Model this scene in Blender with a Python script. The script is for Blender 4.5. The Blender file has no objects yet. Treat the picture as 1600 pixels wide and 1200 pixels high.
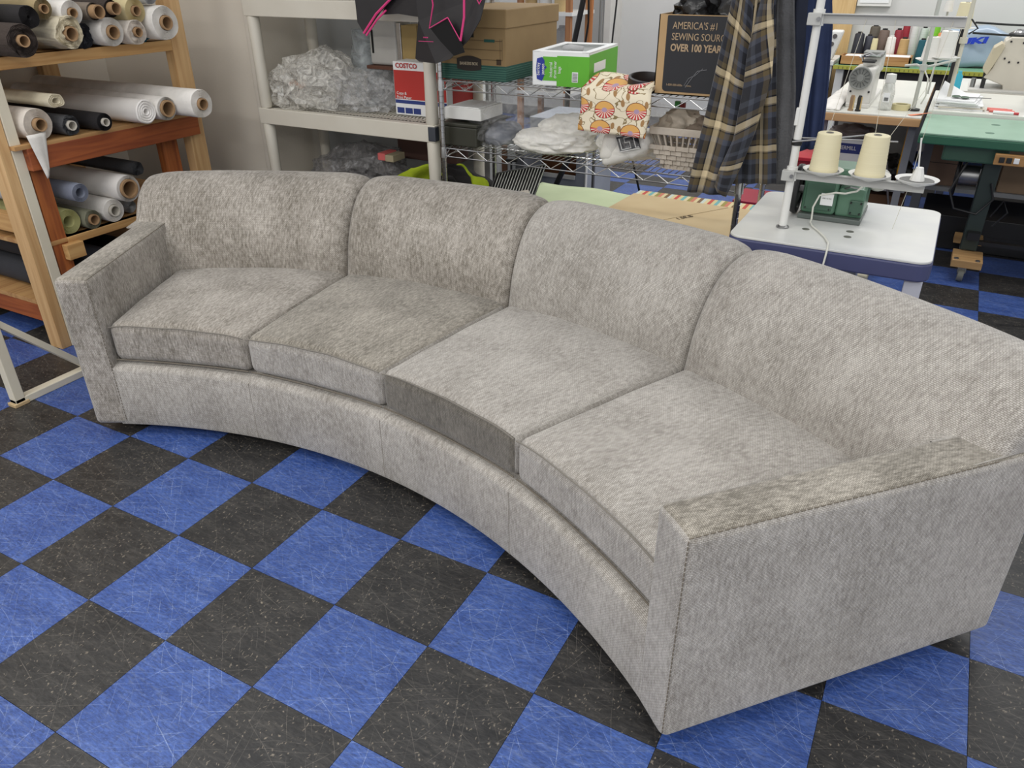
import bpy, bmesh, math, random
from mathutils import Vector, Matrix, noise, Quaternion
random.seed(7)
S=bpy.context.scene; COL=S.collection
# ---------------------------------------------------------------- camera
RC=((0.87935921,0.476136,-0.00467876),(0.22797429,-0.42962385,-0.87375687),(-0.41803721,0.76727951,-0.48634046))
cd=bpy.data.cameras.new('camera'); cam=bpy.data.objects.new('camera',cd); COL.objects.link(cam)
cd.sensor_width=36; cd.lens=36*1196.7/1600; cd.clip_start=.02; cd.clip_end=60
m=Matrix((RC[0],[-a for a in RC[1]],[-a for a in RC[2]])).transposed().to_4x4()
m.translation=(1.77098,-1.11321,1.53948); cam.matrix_world=m
S.camera=cam
# ---------------------------------------------------------------- world, lights, exposure
w=bpy.data.worlds.new('world'); S.world=w; w.use_nodes=True
w.node_tree.nodes['Background'].inputs[0].default_value=(.97,.98,1,1); w.node_tree.nodes['Background'].inputs[1].default_value=.66
def area(x,y,z,sx,sy,e,col=(1,.98,.95),rot=(0,0,0)):
    l=bpy.data.lights.new('unseen_overhead_light','AREA'); l.shape='RECTANGLE'; l.size=sx; l.size_y=sy; l.energy=e; l.color=col
    o=bpy.data.objects.new('unseen_overhead_light',l); o.location=(x,y,z); o.rotation_euler=rot; COL.objects.link(o)
for (x,y,e) in ((-.6,.0,7),(1.6,.0,7),(-.2,3.4,12),(1.9,3.2,15),(2.0,5.6,24),(-.4,-2.4,34),(1.6,-2.6,40),(3.4,-1.6,30),(-.3,5.8,22),(-1.2,-.9,17)):  # unseen; far-left one added, those behind camera boosted, to brighten rack and sofa fronts
    area(x,y,2.75,1.2,.35,e)
S.view_settings.view_transform='Standard'; S.view_settings.look='None'; S.view_settings.gamma=1
S.view_settings.use_curve_mapping=False; S.view_settings.exposure=.16
# ---------------------------------------------------------------- materials
def lin(c):
    return tuple(((x/255)/12.92 if x/255<=.04045 else ((x/255+.055)/1.055)**2.4) for x in c)+(1,)
MATS={}
def N(nt,t,**k):
    n=nt.nodes.new(t)
    for a,b in k.items(): setattr(n,a,b)
    return n
def newmat(name):
    mt=bpy.data.materials.new(name); mt.use_nodes=True; nt=mt.node_tree
    return mt,nt,nt.nodes['Principled BSDF'],nt.links.new
def mat(name,rgb,rough=.6,metal=0,rgb2=None,scale=8,bump=0,bscale=60,stretch=(1,1,1),alpha=1,detail=4,contrast=.5,sheen=0,spec=.5,emit=0):
    """plain procedural material: base colour varied by object space noise, optional noise bump"""
    if name in MATS: return MATS[name]
    mt,nt,b,L=newmat(name)
    b.inputs['Roughness'].default_value=rough; b.inputs['Metallic'].default_value=metal
    b.inputs['Alpha'].default_value=alpha; b.inputs['Specular IOR Level'].default_value=spec
    if sheen: b.inputs['Sheen Weight'].default_value=sheen
    c1=lin(rgb); c2=lin(rgb2) if rgb2 else tuple(x*.86 for x in c1[:3])+(1,)
    tc=N(nt,'ShaderNodeTexCoord'); mp=N(nt,'ShaderNodeMapping'); mp.inputs['Scale'].default_value=stretch
    L(tc.outputs['Object'],mp.inputs['Vector'])
    no=N(nt,'ShaderNodeTexNoise'); no.inputs['Scale'].default_value=scale; no.inputs['Detail'].default_value=detail
    L(mp.outputs[0],no.inputs['Vector'])
    cr=N(nt,'ShaderNodeValToRGB'); cr.color_ramp.elements[0].position=.5-contrast*.5+.0; cr.color_ramp.elements[1].position=.5+contrast*.5
    cr.color_ramp.elements[0].color=c2; cr.color_ramp.elements[1].color=c1
    L(no.outputs['Fac'],cr.inputs[0]); L(cr.outputs[0],b.inputs['Base Color'])
    if bump:
        n2=N(nt,'ShaderNodeTexNoise'); n2.inputs['Scale'].default_value=bscale; n2.inputs['Detail'].default_value=3; L(mp.outputs[0],n2.inputs['Vector'])
        bp=N(nt,'ShaderNodeBump'); bp.inputs['Strength'].default_value=bump; bp.inputs['Distance'].default_value=.004
        L(n2.outputs['Fac'],bp.inputs['Height']); L(bp.outputs[0],b.inputs['Normal'])
    if emit: b.inputs['Emission Color'].default_value=c1; b.inputs['Emission Strength'].default_value=emit
    MATS[name]=mt; return mt
def wood(name,rgb,rgb2,axis=1,rough=.6,knot=True):
    if name in MATS: return MATS[name]
    mt,nt,b,L=newmat(name); b.inputs['Roughness'].default_value=rough
    tc=N(nt,'ShaderNodeTexCoord'); mp=N(nt,'ShaderNodeMapping'); s=[28,28,28]; s[axis]=1.6; mp.inputs['Scale'].default_value=s
    L(tc.outputs['Object'],mp.inputs['Vector'])
    no=N(nt,'ShaderNodeTexNoise'); no.inputs['Scale'].default_value=1.3; no.inputs['Detail'].default_value=5; no.inputs['Distortion'].default_value=.6
    L(mp.outputs[0],no.inputs['Vector'])
    cr=N(nt,'ShaderNodeValToRGB'); cr.color_ramp.elements[0].position=.36; cr.color_ramp.elements[1].position=.62
    cr.color_ramp.elements[0].color=lin(rgb2); cr.color_ramp.elements[1].color=lin(rgb)
    L(no.outputs['Fac'],cr.inputs[0])
    vo=N(nt,'ShaderNodeTexVoronoi'); vo.inputs['Scale'].default_value=5.5; L(tc.outputs['Object'],vo.inputs['Vector'])
    kr=N(nt,'ShaderNodeValToRGB'); kr.color_ramp.elements[0].position=.035; kr.color_ramp.elements[1].position=.075
    kr.color_ramp.elements[0].color=(.35,.3,.25,1); kr.color_ramp.elements[1].color=(1,1,1,1)
    L(vo.outputs['Distance'],kr.inputs[0])
    mx=N(nt,'ShaderNodeMix',data_type='RGBA',blend_type='MULTIPLY'); mx.inputs[0].default_value=.8 if knot else 0
    L(cr.outputs[0],mx.inputs[6]); L(kr.outputs[0],mx.inputs[7]); L(mx.outputs[2],b.inputs['Base Color'])
    bp=N(nt,'ShaderNodeBump'); bp.inputs['Strength'].default_value=.15; bp.inputs['Distance'].default_value=.002
    L(no.outputs['Fac'],bp.inputs['Height']); L(bp.outputs[0],b.inputs['Normal'])
    MATS[name]=mt; return mt
def sofa_fabric(name,light,dark,bias):
    """woven chenille: 4.5 mm woven ribs on the UVs (metres), nap mottling streaked down the cloth"""
    mt,nt,b,L=newmat(name); b.inputs['Roughness'].default_value=.85; b.inputs['Sheen Weight'].default_value=.25; b.inputs['Specular IOR Level'].default_value=.25
    uv=N(nt,'ShaderNodeTexCoord')
    br=N(nt,'ShaderNodeTexBrick'); br.inputs['Scale'].default_value=1; br.inputs['Brick Width'].default_value=.0078; br.inputs['Row Height'].default_value=.0042
    br.inputs['Mortar Size'].default_value=.0009; br.inputs['Mortar Smooth'].default_value=.7; br.inputs['Bias'].default_value=0
    wn=N(nt,'ShaderNodeTexNoise'); wn.inputs['Scale'].default_value=45; wn.inputs['Detail'].default_value=2
    L(uv.outputs['UV'],wn.inputs['Vector'])
    va=N(nt,'ShaderNodeVectorMath',operation='MULTIPLY_ADD'); va.inputs[1].default_value=(.0022,.0022,0)
    L(wn.outputs['Color'],va.inputs[0]); L(uv.outputs['UV'],va.inputs[2]); L(va.outputs[0],br.inputs['Vector'])
    br.inputs['Color1'].default_value=(1,1,1,1); br.inputs['Color2'].default_value=(.80,.80,.81,1); br.inputs['Mortar'].default_value=(.40,.39,.36,1)
    mp=N(nt,'ShaderNodeMapping'); mp.inputs['Scale'].default_value=(1,.30,1); L(uv.outputs['UV'],mp.inputs['Vector'])
    n1=N(nt,'ShaderNodeTexNoise'); n1.inputs['Scale'].default_value=16; n1.inputs['Detail'].default_value=8; n1.inputs['Roughness'].default_value=.72; n1.inputs['Distortion'].default_value=.15
    L(mp.outputs[0],n1.inputs['Vector'])
    n3=N(nt,'ShaderNodeTexNoise'); n3.inputs['Scale'].default_value=120; n3.inputs['Detail'].default_value=4; n3.inputs['Roughness'].default_value=.7; L(mp.outputs[0],n3.inputs['Vector'])
    n0=N(nt,'ShaderNodeTexNoise'); n0.inputs['Scale'].default_value=4.2; n0.inputs['Detail'].default_value=2; L(uv.outputs['UV'],n0.inputs['Vector'])
    a0=N(nt,'ShaderNodeMath',operation='MULTIPLY_ADD'); a0.inputs[1].default_value=.38; L(n1.outputs['Fac'],a0.inputs[0])
    a1=N(nt,'ShaderNodeMath',operation='MULTIPLY'); a1.inputs[1].default_value=.34; L(n0.outputs['Fac'],a1.inputs[0]); L(a1.outputs[0],a0.inputs[2])
    ad=N(nt,'ShaderNodeMath',operation='MULTIPLY_ADD'); ad.inputs[1].default_value=.85; L(n3.outputs['Fac'],ad.inputs[0]); L(a0.outputs[0],ad.inputs[2])
    cr=N(nt,'ShaderNodeValToRGB'); cr.color_ramp.elements[0].position=.62+bias; cr.color_ramp.elements[1].position=.93+bias
    cr.color_ramp.elements[0].color=lin(dark); cr.color_ramp.elements[1].color=lin(light)
    L(ad.outputs[0],cr.inputs[0])
    mx=N(nt,'ShaderNodeMix',data_type='RGBA',blend_type='MULTIPLY'); mx.inputs[0].default_value=.85
    L(cr.outputs[0],mx.inputs[6]); L(br.outputs['Color'],mx.inputs[7]); L(mx.outputs[2],b.inputs['Base Color'])
    bp=N(nt,'ShaderNodeBump'); bp.inputs['Strength'].default_value=.4; bp.inputs['Distance'].default_value=.0013; bp.invert=True
    L(br.outputs['Fac'],bp.inputs['Height'])
    b2=N(nt,'ShaderNodeBump'); b2.inputs['Strength'].default_value=.12; b2.inputs['Distance'].default_value=.004
    L(n1.outputs['Fac'],b2.inputs['Height']); L(bp.outputs[0],b2.inputs['Normal']); L(b2.outputs[0],b.inputs['Normal'])
    MATS[name]=mt; return mt
def tile_mat(name,base,base2,fleck,scr,scramt):
    mt,nt,b,L=newmat(name)
    ge=N(nt,'ShaderNodeNewGeometry')
    n1=N(nt,'ShaderNodeTexNoise'); n1.inputs['Scale'].default_value=5; n1.inputs['Detail'].default_value=7; n1.inputs['Roughness'].default_value=.65
    mp=N(nt,'ShaderNodeMapping'); mp.inputs['Scale'].default_value=(1,3,1); mp.inputs['Rotation'].default_value=(0,0,.9); L(ge.outputs['Position'],mp.inputs['Vector']); L(mp.outputs[0],n1.inputs['Vector'])
    cr=N(nt,'ShaderNodeValToRGB'); cr.color_ramp.elements[0].position=.33; cr.color_ramp.elements[1].position=.68
    cr.color_ramp.elements[0].color=lin(base2); cr.color_ramp.elements[1].color=lin(base); L(n1.outputs['Fac'],cr.inputs[0])
    # small vinyl chips
    vo=N(nt,'ShaderNodeTexVoronoi'); vo.inputs['Scale'].default_value=130; mp2=N(nt,'ShaderNodeMapping'); mp2.inputs['Scale'].default_value=(1,.45,1); mp2.inputs['Rotation'].default_value=(0,0,.5)
    nw=N(nt,'ShaderNodeTexNoise'); nw.inputs['Scale'].default_value=60; L(ge.outputs['Position'],nw.inputs['Vector'])
    vm=N(nt,'ShaderNodeVectorMath',operation='MULTIPLY_ADD'); vm.inputs[1].default_value=(.02,.02,0); L(nw.outputs['Color'],vm.inputs[0]); L(ge.outputs['Position'],vm.inputs[2])
    L(vm.outputs[0],mp2.inputs['Vector']); L(mp2.outputs[0],vo.inputs['Vector'])
    vr=N(nt,'ShaderNodeValToRGB'); vr.color_ramp.elements[0].position=.10; vr.color_ramp.elements[1].position=.24; vr.color_ramp.elements[0].color=(1,1,1,1); vr.color_ramp.elements[1].color=(0,0,0,1)
    L(vo.outputs['Distance'],vr.inputs[0])
    sw=N(nt,'ShaderNodeSeparateColor'); L(vo.outputs['Color'],sw.inputs[0])
    gt=N(nt,'ShaderNodeMath',operation='GREATER_THAN'); gt.inputs[1].default_value=.1; L(sw.outputs[0],gt.inputs[0])
    ml=N(nt,'ShaderNodeMath',operation='MULTIPLY'); L(vr.outputs[0],ml.inputs[0]); L(gt.outputs[0],ml.inputs[1])
    ml2=N(nt,'ShaderNodeMath',operation='MULTIPLY'); ml2.inputs[1].default_value=fleck[1]; L(ml.outputs[0],ml2.inputs[0])
    mx=N(nt,'ShaderNodeMix',data_type='RGBA'); L(ml2.outputs[0],mx.inputs[0]); L(cr.outputs[0],mx.inputs[6]); mx.inputs[7].default_value=lin(fleck[0])
    last=mx.outputs[2]
    # straight scratches: sparse cells of strongly stretched voronoi in several directions
    for k,(rot,sc,st_,th) in enumerate(((.35,9,.05,.010),(1.25,11,.06,.010),(-.5,10,.05,.009),(2.0,13,.07,.011),(.8,24,.12,.02),(2.6,26,.12,.02))):
        m3=N(nt,'ShaderNodeMapping'); m3.inputs['Rotation'].default_value=(0,0,rot); m3.inputs['Location'].default_value=(k*3.1,k*1.7,0)
        wz=N(nt,'ShaderNodeTexNoise'); wz.inputs['Scale'].default_value=3.5; wz.inputs['Detail'].default_value=1; L(ge.outputs['Position'],wz.inputs['Vector'])
        wa=N(nt,'ShaderNodeVectorMath',operation='MULTIPLY_ADD'); wa.inputs[1].default_value=(.06,.06,0); L(wz.outputs['Color'],wa.inputs[0]); L(ge.outputs['Position'],wa.inputs[2])
        L(wa.outputs[0],m3.inputs['Vector'])
        m3b=N(nt,'ShaderNodeMapping'); m3b.inputs['Scale'].default_value=(st_,1,1); L(m3.outputs[0],m3b.inputs['Vector'])
        v3=N(nt,'ShaderNodeTexVoronoi',voronoi_dimensions='2D'); v3.inputs['Scale'].default_value=sc; L(m3b.outputs[0],v3.inputs['Vector'])
        # distance across the stretch only: a thin line through each cell centre
        pv=N(nt,'ShaderNodeVectorMath',operation='SUBTRACT'); L(m3b.outputs[0],pv.inputs[0]); L(v3.outputs['Position'],pv.inputs[1])
        sx=N(nt,'ShaderNodeSeparateXYZ'); L(pv.outputs[0],sx.inputs[0]); ab=N(nt,'ShaderNodeMath',operation='ABSOLUTE'); L(sx.outputs[1],ab.inputs[0])
        mr=N(nt,'ShaderNodeMapRange'); mr.inputs['From Min'].default_value=0; mr.inputs['From Max'].default_value=th/sc; mr.inputs['To Min'].default_value=1; mr.inputs['To Max'].default_value=0; L(ab.outputs[0],mr.inputs[0])
        n4=N(nt,'ShaderNodeTexNoise'); n4.inputs['Scale'].default_value=7+k; n4.inputs['Detail'].default_value=3; L(ge.outputs['Position'],n4.inputs['Vector'])
        m4=N(nt,'ShaderNodeMapRange'); m4.inputs['From Min'].default_value=.44; m4.inputs['From Max'].default_value=.68; m4.inputs['To Max'].default_value=scramt*1.15; L(n4.outputs['Fac'],m4.inputs[0])
        mm=N(nt,'ShaderNodeMath',operation='MULTIPLY'); L(mr.outputs[0],mm.inputs[0]); L(m4.outputs[0],mm.inputs[1])
        mx2=N(nt,'ShaderNodeMix',data_type='RGBA'); L(mm.outputs[0],mx2.inputs[0]); L(last,mx2.inputs[6]); mx2.inputs[7].default_value=lin(scr); last=mx2.outputs[2]
    # fine streaky grain of the vinyl
    mg=N(nt,'ShaderNodeMapping'); mg.inputs['Rotation'].default_value=(0,0,.7); mg.inputs['Scale'].default_value=(1,3.2,1); L(ge.outputs['Position'],mg.inputs['Vector'])
    ng=N(nt,'ShaderNodeTexNoise'); ng.inputs['Scale'].default_value=60; ng.inputs['Detail'].default_value=5; ng.inputs['Roughness'].default_value=.75; L(mg.outputs[0],ng.inputs['Vector'])
    rg=N(nt,'ShaderNodeMapRange'); rg.inputs['From Min'].default_value=.3; rg.inputs['From Max'].default_value=.7; rg.inputs['To Min'].default_value=.45; rg.inputs['To Max'].default_value=1.6; L(ng.outputs['Fac'],rg.inputs[0])
    vs_=N(nt,'ShaderNodeVectorMath',operation='SCALE'); L(last,vs_.inputs[0]); L(rg.outputs[0],vs_.inputs['Scale']); last=vs_.outputs[0]
    # cloudy scuffing
    m5=N(nt,'ShaderNodeMapping'); m5.inputs['Rotation'].default_value=(0,0,.45); m5.inputs['Scale'].default_value=(1,6,1); L(ge.outputs['Position'],m5.inputs['Vector'])
    n5=N(nt,'ShaderNodeTexNoise'); n5.inputs['Scale'].default_value=14; n5.inputs['Detail'].default_value=6; n5.inputs['Roughness'].default_value=.7; L(m5.outputs[0],n5.inputs['Vector'])
    m6=N(nt,'ShaderNodeMapRange'); m6.inputs['From Min'].default_value=.5; m6.inputs['From Max'].default_value=.8; m6.inputs['To Max'].default_value=scramt*.55; L(n5.outputs['Fac'],m6.inputs[0])
    mx3=N(nt,'ShaderNodeMix',data_type='RGBA'); L(m6.outputs[0],mx3.inputs[0]); L(last,mx3.inputs[6]); mx3.inputs[7].default_value=lin(scr)
    L(mx3.outputs[2],b.inputs['Base Color'])
    rr=N(nt,'ShaderNodeMapRange'); rr.inputs['To Min'].default_value=.28; rr.inputs['To Max'].default_value=.52; L(n1.outputs['Fac'],rr.inputs[0]); L(rr.outputs[0],b.inputs['Roughness'])
    bp=N(nt,'ShaderNodeBump'); bp.inputs['Strength'].default_value=.12; bp.inputs['Distance'].default_value=.002; L(n5.outputs['Fac'],bp.inputs['Height']); L(bp.outputs[0],b.inputs['Normal'])
    MATS[name]=mt; return mt
def plaid(name):
    mt,nt,b,L=newmat(name); b.inputs['Roughness'].default_value=.9; b.inputs['Sheen Weight'].default_value=.2; b.inputs['Specular IOR Level'].default_value=.2
    tc=N(nt,'ShaderNodeTexCoord'); sp=N(nt,'ShaderNodeSeparateXYZ'); L(tc.outputs['UV'],sp.inputs[0])
    outs=[]
    stops=((0,(40,41,46)),(.14,(72,76,86)),(.24,(44,45,52)),(.36,(96,84,62)),(.46,(28,24,20)),(.49,(214,196,160)),(.61,(150,136,112)),(.64,(28,24,20)),(.67,(100,86,60)),(.79,(76,80,92)),(.90,(40,41,48)))
    for ax in (0,1):
        mu=N(nt,'ShaderNodeMath',operation='MULTIPLY'); mu.inputs[1].default_value=1/.155; L(sp.outputs[ax],mu.inputs[0])
        fr=N(nt,'ShaderNodeMath',operation='FRACT'); L(mu.outputs[0],fr.inputs[0])
        cr=N(nt,'ShaderNodeValToRGB'); cr.color_ramp.interpolation='CONSTANT'
        e=cr.color_ramp.elements
        while len(e)<len(stops): e.new(.99)
        for i,(p,c) in enumerate(stops): e[i].position=p; e[i].color=lin(c)
        L(fr.outputs[0],cr.inputs[0]); outs.append(cr.outputs[0])
    mx=N(nt,'ShaderNodeMix',data_type='RGBA'); mx.inputs[0].default_value=.5; L(outs[0],mx.inputs[6]); L(outs[1],mx.inputs[7]); L(mx.outputs[2],b.inputs['Base Color'])
    MATS[name]=mt; return mt
def clear(name,alpha=.3,rgb=(235,235,235),rough=.18,bs=35,strength=.5):
    mt,nt,b,L=newmat(name); b.inputs['Base Color'].default_value=lin(rgb); b.inputs['Roughness'].default_value=rough
    tc=N(nt,'ShaderNodeTexCoord'); no=N(nt,'ShaderNodeTexNoise'); no.inputs['Scale'].default_value=bs; no.inputs['Detail'].default_value=5; no.inputs['Distortion'].default_value=2.5; L(tc.outputs['Object'],no.inputs['Vector'])
    bp=N(nt,'ShaderNodeBump'); bp.inputs['Strength'].default_value=strength; bp.inputs['Distance'].default_value=.012; L(no.outputs['Fac'],bp.inputs['Height']); L(bp.outputs[0],b.inputs['Normal'])
    mr=N(nt,'ShaderNodeMapRange'); mr.inputs['From Min'].default_value=.35; mr.inputs['From Max'].default_value=.7; mr.inputs['To Min'].default_value=alpha*.35; mr.inputs['To Max'].default_value=min(1,alpha*1.8)
    L(no.outputs['Fac'],mr.inputs[0]); L(mr.outputs[0],b.inputs['Alpha'])
    MATS[name]=mt; return mt
# ---------------------------------------------------------------- geometry collector
class G:
    def __init__(s): s.v=[]; s.f=[]; s.uv=None; s.mi=[]
    def add(s,vs,fs,mi=0):
        o=len(s.v); s.v+= [Vector(p) for p in vs]; s.f+=[tuple(i+o for i in f) for f in fs]; s.mi+=[mi]*len(fs); return s
    def box(s,x0,x1,y0,y1,z0,z1,mi=0):
        vs=[(x,y,z) for z in (z0,z1) for y in (y0,y1) for x in (x0,x1)]
        return s.add(vs,[(0,2,3,1),(4,5,7,6),(0,1,5,4),(2,6,7,3),(0,4,6,2),(1,3,7,5)],mi)
    def obox(s,c,ux,uy,uz,mi=0):
        c,ux,uy,uz=map(Vector,(c,ux,uy,uz))
        vs=[c+ux*a+uy*b+uz*d for d in (-1,1) for b in (-1,1) for a in (-1,1)]
        return s.add(vs,[(0,2,3,1),(4,5,7,6),(0,1,5,4),(2,6,7,3),(0,4,6,2),(1,3,7,5)],mi)
    def lathe(s,p0,axis,prof,n=24,mi=0,close=False,wob=None):
        p0=Vector(p0); a=Vector(axis).normalized(); t=a.orthogonal().normalized(); u=a.cross(t)
        vs=[]
        for (r,h) in prof:
            for k in range(n):
                an=2*math.pi*k/n; rr=r*(wob(an,h) if wob else 1)
                vs.append(p0+a*h+(t*math.cos(an)+u*math.sin(an))*rr)
        m_=len(prof); fs=[]
        for i in range(m_-1+(1 if close else 0)):
            for k in range(n):
                j=(i+1)%m_; fs.append((i*n+k,i*n+(k+1)%n,j*n+(k+1)%n,j*n+k))
        if not close:
            if prof[0][0]>1e-5: fs.append(tuple(reversed(range(n))))
            if prof[-1][0]>1e-5: fs.append(tuple(range((m_-1)*n,m_*n)))
        return s.add(vs,fs,mi)
    def cyl(s,p0,p1,r0,r1=None,n=16,mi=0):
        p0,p1=Vector(p0),Vector(p1); r1=r0 if r1 is None else r1
        return s.lathe(p0,p1-p0,[(r0,0),(r1,(p1-p0).length)],n,mi)
    def tube(s,pts,r,n=6,mi=0,closed=False):
        pts=[Vector(p) for p in pts]; N_=len(pts); vs=[]; prev=None
        for i,p in enumerate(pts):
            if closed: d=pts[(i+1)%N_]-pts[i-1]
            else: d=pts[min(i+1,N_-1)]-pts[max(i-1,0)]
            d.normalize()
            if prev is None: t=d.orthogonal().normalized()
            else:
                t=prev-d*prev.dot(d); t=t.normalized() if t.length>1e-6 else d.orthogonal().normalized()
            prev=t; u=d.cross(t); rr=r(i/(N_-1)) if callable(r) else r
            vs+=[p+(t*math.cos(2*math.pi*k/n)+u*math.sin(2*math.pi*k/n))*rr for k in range(n)]
        fs=[]
        for i in range(N_ if closed else N_-1):
            j=(i+1)%N_
            for k in range(n): fs.append((i*n+k,i*n+(k+1)%n,j*n+(k+1)%n,j*n+k))
        if not closed: fs.append(tuple(reversed(range(n)))); fs.append(tuple(range((N_-1)*n,N_*n)))
        return s.add(vs,fs,mi)
    def prism(s,poly,p0,ux,uy,uz,mi=0):
        """poly (a,b) in plane p0+a*ux+b*uy, extruded by uz"""
        p0,ux,uy,uz=map(Vector,(p0,ux,uy,uz)); n=len(poly)
        vs=[p0+ux*a+uy*b for a,b in poly]+[p0+ux*a+uy*b+uz for a,b in poly]
        return s.add(vs,[tuple(reversed(range(n))),tuple(range(n,2*n))]+[(i,(i+1)%n,n+(i+1)%n,n+i) for i in range(n)],mi)
    def grid(s,fn,nu,nv,mi=0,uv=None,wrap=False):
        o=len(s.v); vs=[fn(i/nu,j/nv) for j in range(nv+1) for i in range(nu+1)]
        fs=[(j*(nu+1)+i,j*(nu+1)+i+1,(j+1)*(nu+1)+i+1,(j+1)*(nu+1)+i) for j in range(nv) for i in range(nu)]
        s.add(vs,fs,mi)
        if uv:
            if s.uv is None: s.uv={}
            for j in range(nv+1):
                for i in range(nu+1): s.uv[o+j*(nu+1)+i]=uv(i/nu,j/nv)
        return s
    def build(s,name,mats,parent=None,smooth=False,bevel=0,solid=0,sub=0):
        me=bpy.data.meshes.new(name); off=Vector(ORG.get(parent.name,(0,0,0))) if parent else Vector((0,0,0))
        org=off
        if parent is None and s.v:      # origin at base centre
            lo=Vector([min(v[i] for v in s.v) for i in range(3)]); hi=Vector([max(v[i] for v in s.v) for i in range(3)])
            org=Vector(((lo.x+hi.x)/2,(lo.y+hi.y)/2,lo.z))
        me.from_pydata([tuple(v-org) for v in s.v],[],s.f)
        if not isinstance(mats,(list,tuple)): mats=[mats]
        for m_ in mats: me.materials.append(m_)
        for p,i in zip(me.polygons,s.mi): p.material_index=i; p.use_smooth=smooth
        if s.uv is not None:
            l=me.uv_layers.new(name='uv')
            for lp in me.loops: l.data[lp.index].uv=s.uv.get(lp.vertex_index,(0,0))
        bm=bmesh.new(); bm.from_mesh(me); bmesh.ops.recalc_face_normals(bm,faces=bm.faces); bm.to_mesh(me); bm.free()
        ob=bpy.data.objects.new(name,me); COL.objects.link(ob)
        if parent: ob.parent=parent
        else: ob.location=org
        ORG[ob.name]=tuple(org)
        if bevel:
            b=ob.modifiers.new('b','BEVEL'); b.width=bevel; b.segments=2; b.limit_method='ANGLE'; b.angle_limit=.7
        if solid:
            b=ob.modifiers.new('s','SOLIDIFY'); b.thickness=solid; b.offset=0
        if sub:
            b=ob.modifiers.new('u','SUBSURF'); b.levels=sub; b.render_levels=sub
        if smooth and not sub:
            try: me.set_sharp_from_angle(angle=.8)
            except Exception: pass
        return ob
ORG={}
def thing(name,label,cat,loc,group=None):
    o=bpy.data.objects.new(name,None); o.empty_display_size=.05; COL.objects.link(o); o.location=loc; ORG[o.name]=tuple(loc)
    o['label']=label; o['category']=cat
    if group: o['group']=group
    return o
def tag(o,label,cat,group=None):
    o['label']=label; o['category']=cat
    if group: o['group']=group
    return o
def struct(o): o['kind']='structure'; return o
def copy_tree(o,delta):
    def cp(q,par):
        c=q.copy(); COL.objects.link(c)
        if par: c.parent=par
        for ch in list(q.children): cp(ch,c)
        return c
    c=cp(o,None); c.location=Vector(o.location)+Vector(delta); return c
def text(name,st,size,mt,parent,origin,ux,uy,sx=1,align='CENTER',depth=.0012,bold=0):
    """raised lettering: world origin, direction ux to the right, uy up"""
    cu=bpy.data.curves.new(name,'FONT'); cu.body=st; cu.size=size; cu.align_x=align; cu.align_y='CENTER'; cu.extrude=.0005; cu.resolution_u=3; cu.offset=bold
    to=bpy.data.objects.new('t',cu); COL.objects.link(to)
    me=bpy.data.meshes.new_from_object(to); bpy.data.objects.remove(to)
    ux=Vector(ux).normalized(); uy=Vector(uy).normalized(); uz=ux.cross(uy); o=Vector(origin)-Vector(ORG[parent.name])
    for v in me.vertices: v.co=o+ux*v.co.x*sx+uy*v.co.y+uz*(v.co.z+depth)
    me.materials.clear(); me.materials.append(mt)
    ob=bpy.data.objects.new(name,me); COL.objects.link(ob); ob.parent=parent; return ob
def rbox(sx,sy,sz,rad,nx=8,ny=8,nz=3,k=3,warp=None,mi=None,g=None):
    """rounded box -s..s on a cube grid; warp(x,y,z)->world; UV in metres from the box faces"""
    g=g or G()
    if g.uv is None: g.uv={}
    def ax(s,n):
        r=min(rad,s*.98); e=[-s+r*(1-math.tan(math.pi/4*(1-i/k))) for i in range(k+1)]
        mid=[-s+r+(2*s-2*r)*i/n for i in range(1,n)]
        return e+mid+[-q for q in reversed(e)]
    X,Y,Z=ax(sx,nx),ax(sy,ny),ax(sz,nz)
    rx,ry,rz=[min(rad,q*.98) for q in (sx,sy,sz)]
    def rd(x,y,z):
        ix=max(-sx+rx,min(sx-rx,x)); iy=max(-sy+ry,min(sy-ry,y)); iz=max(-sz+rz,min(sz-rz,z))
        d=Vector((x-ix,y-iy,z-iz))
        if d.length<1e-9: return Vector((x,y,z))
        d.normalize(); return Vector((ix+d.x*rx,iy+d.y*ry,iz+d.z*rz))
    def face(A,B,fix,order,uvf,mi_):
        o=len(g.v); 
        for b_ in B:
            for a_ in A:
                q=[0,0,0]; q[order[0]]=a_; q[order[1]]=b_; q[order[2]]=fix
                p=rd(*q); g.v.append(Vector(warp(p.x,p.y,p.z)) if warp else p); g.uv[len(g.v)-1]=uvf(q)
        na=len(A)
        for j in range(len(B)-1):
            for i in range(na-1): g.f.append((o+j*na+i,o+j*na+i+1,o+(j+1)*na+i+1,o+(j+1)*na+i)); g.mi.append(mi_)
    mm=mi or (lambda f:0)
    face(X,Y,sz,(0,1,2),lambda q:(q[0],q[1]),mm('top')); face(X,Y,-sz,(0,1,2),lambda q:(q[0]+3,q[1]),mm('bottom'))
    face(X,Z,-sy,(0,2,1),lambda q:(q[0],-sy+q[2]-sz),mm('front')); face(X,Z,sy,(0,2,1),lambda q:(q[0],sy-q[2]+sz+1),mm('back'))
    face(Y,Z,-sx,(1,2,0),lambda q:(q[0*0+1]*1+5,q[2]),mm('left')); face(Y,Z,sx,(1,2,0),lambda q:(q[1]+7,q[2]),mm('right'))
    return g
def weld(ob,d=1e-5):
    me=ob.data; bm=bmesh.new(); bm.from_mesh(me); bmesh.ops.remove_doubles(bm,verts=bm.verts,dist=d); bmesh.ops.recalc_face_normals(bm,faces=bm.faces); bm.to_mesh(me); bm.free(); return ob
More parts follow.
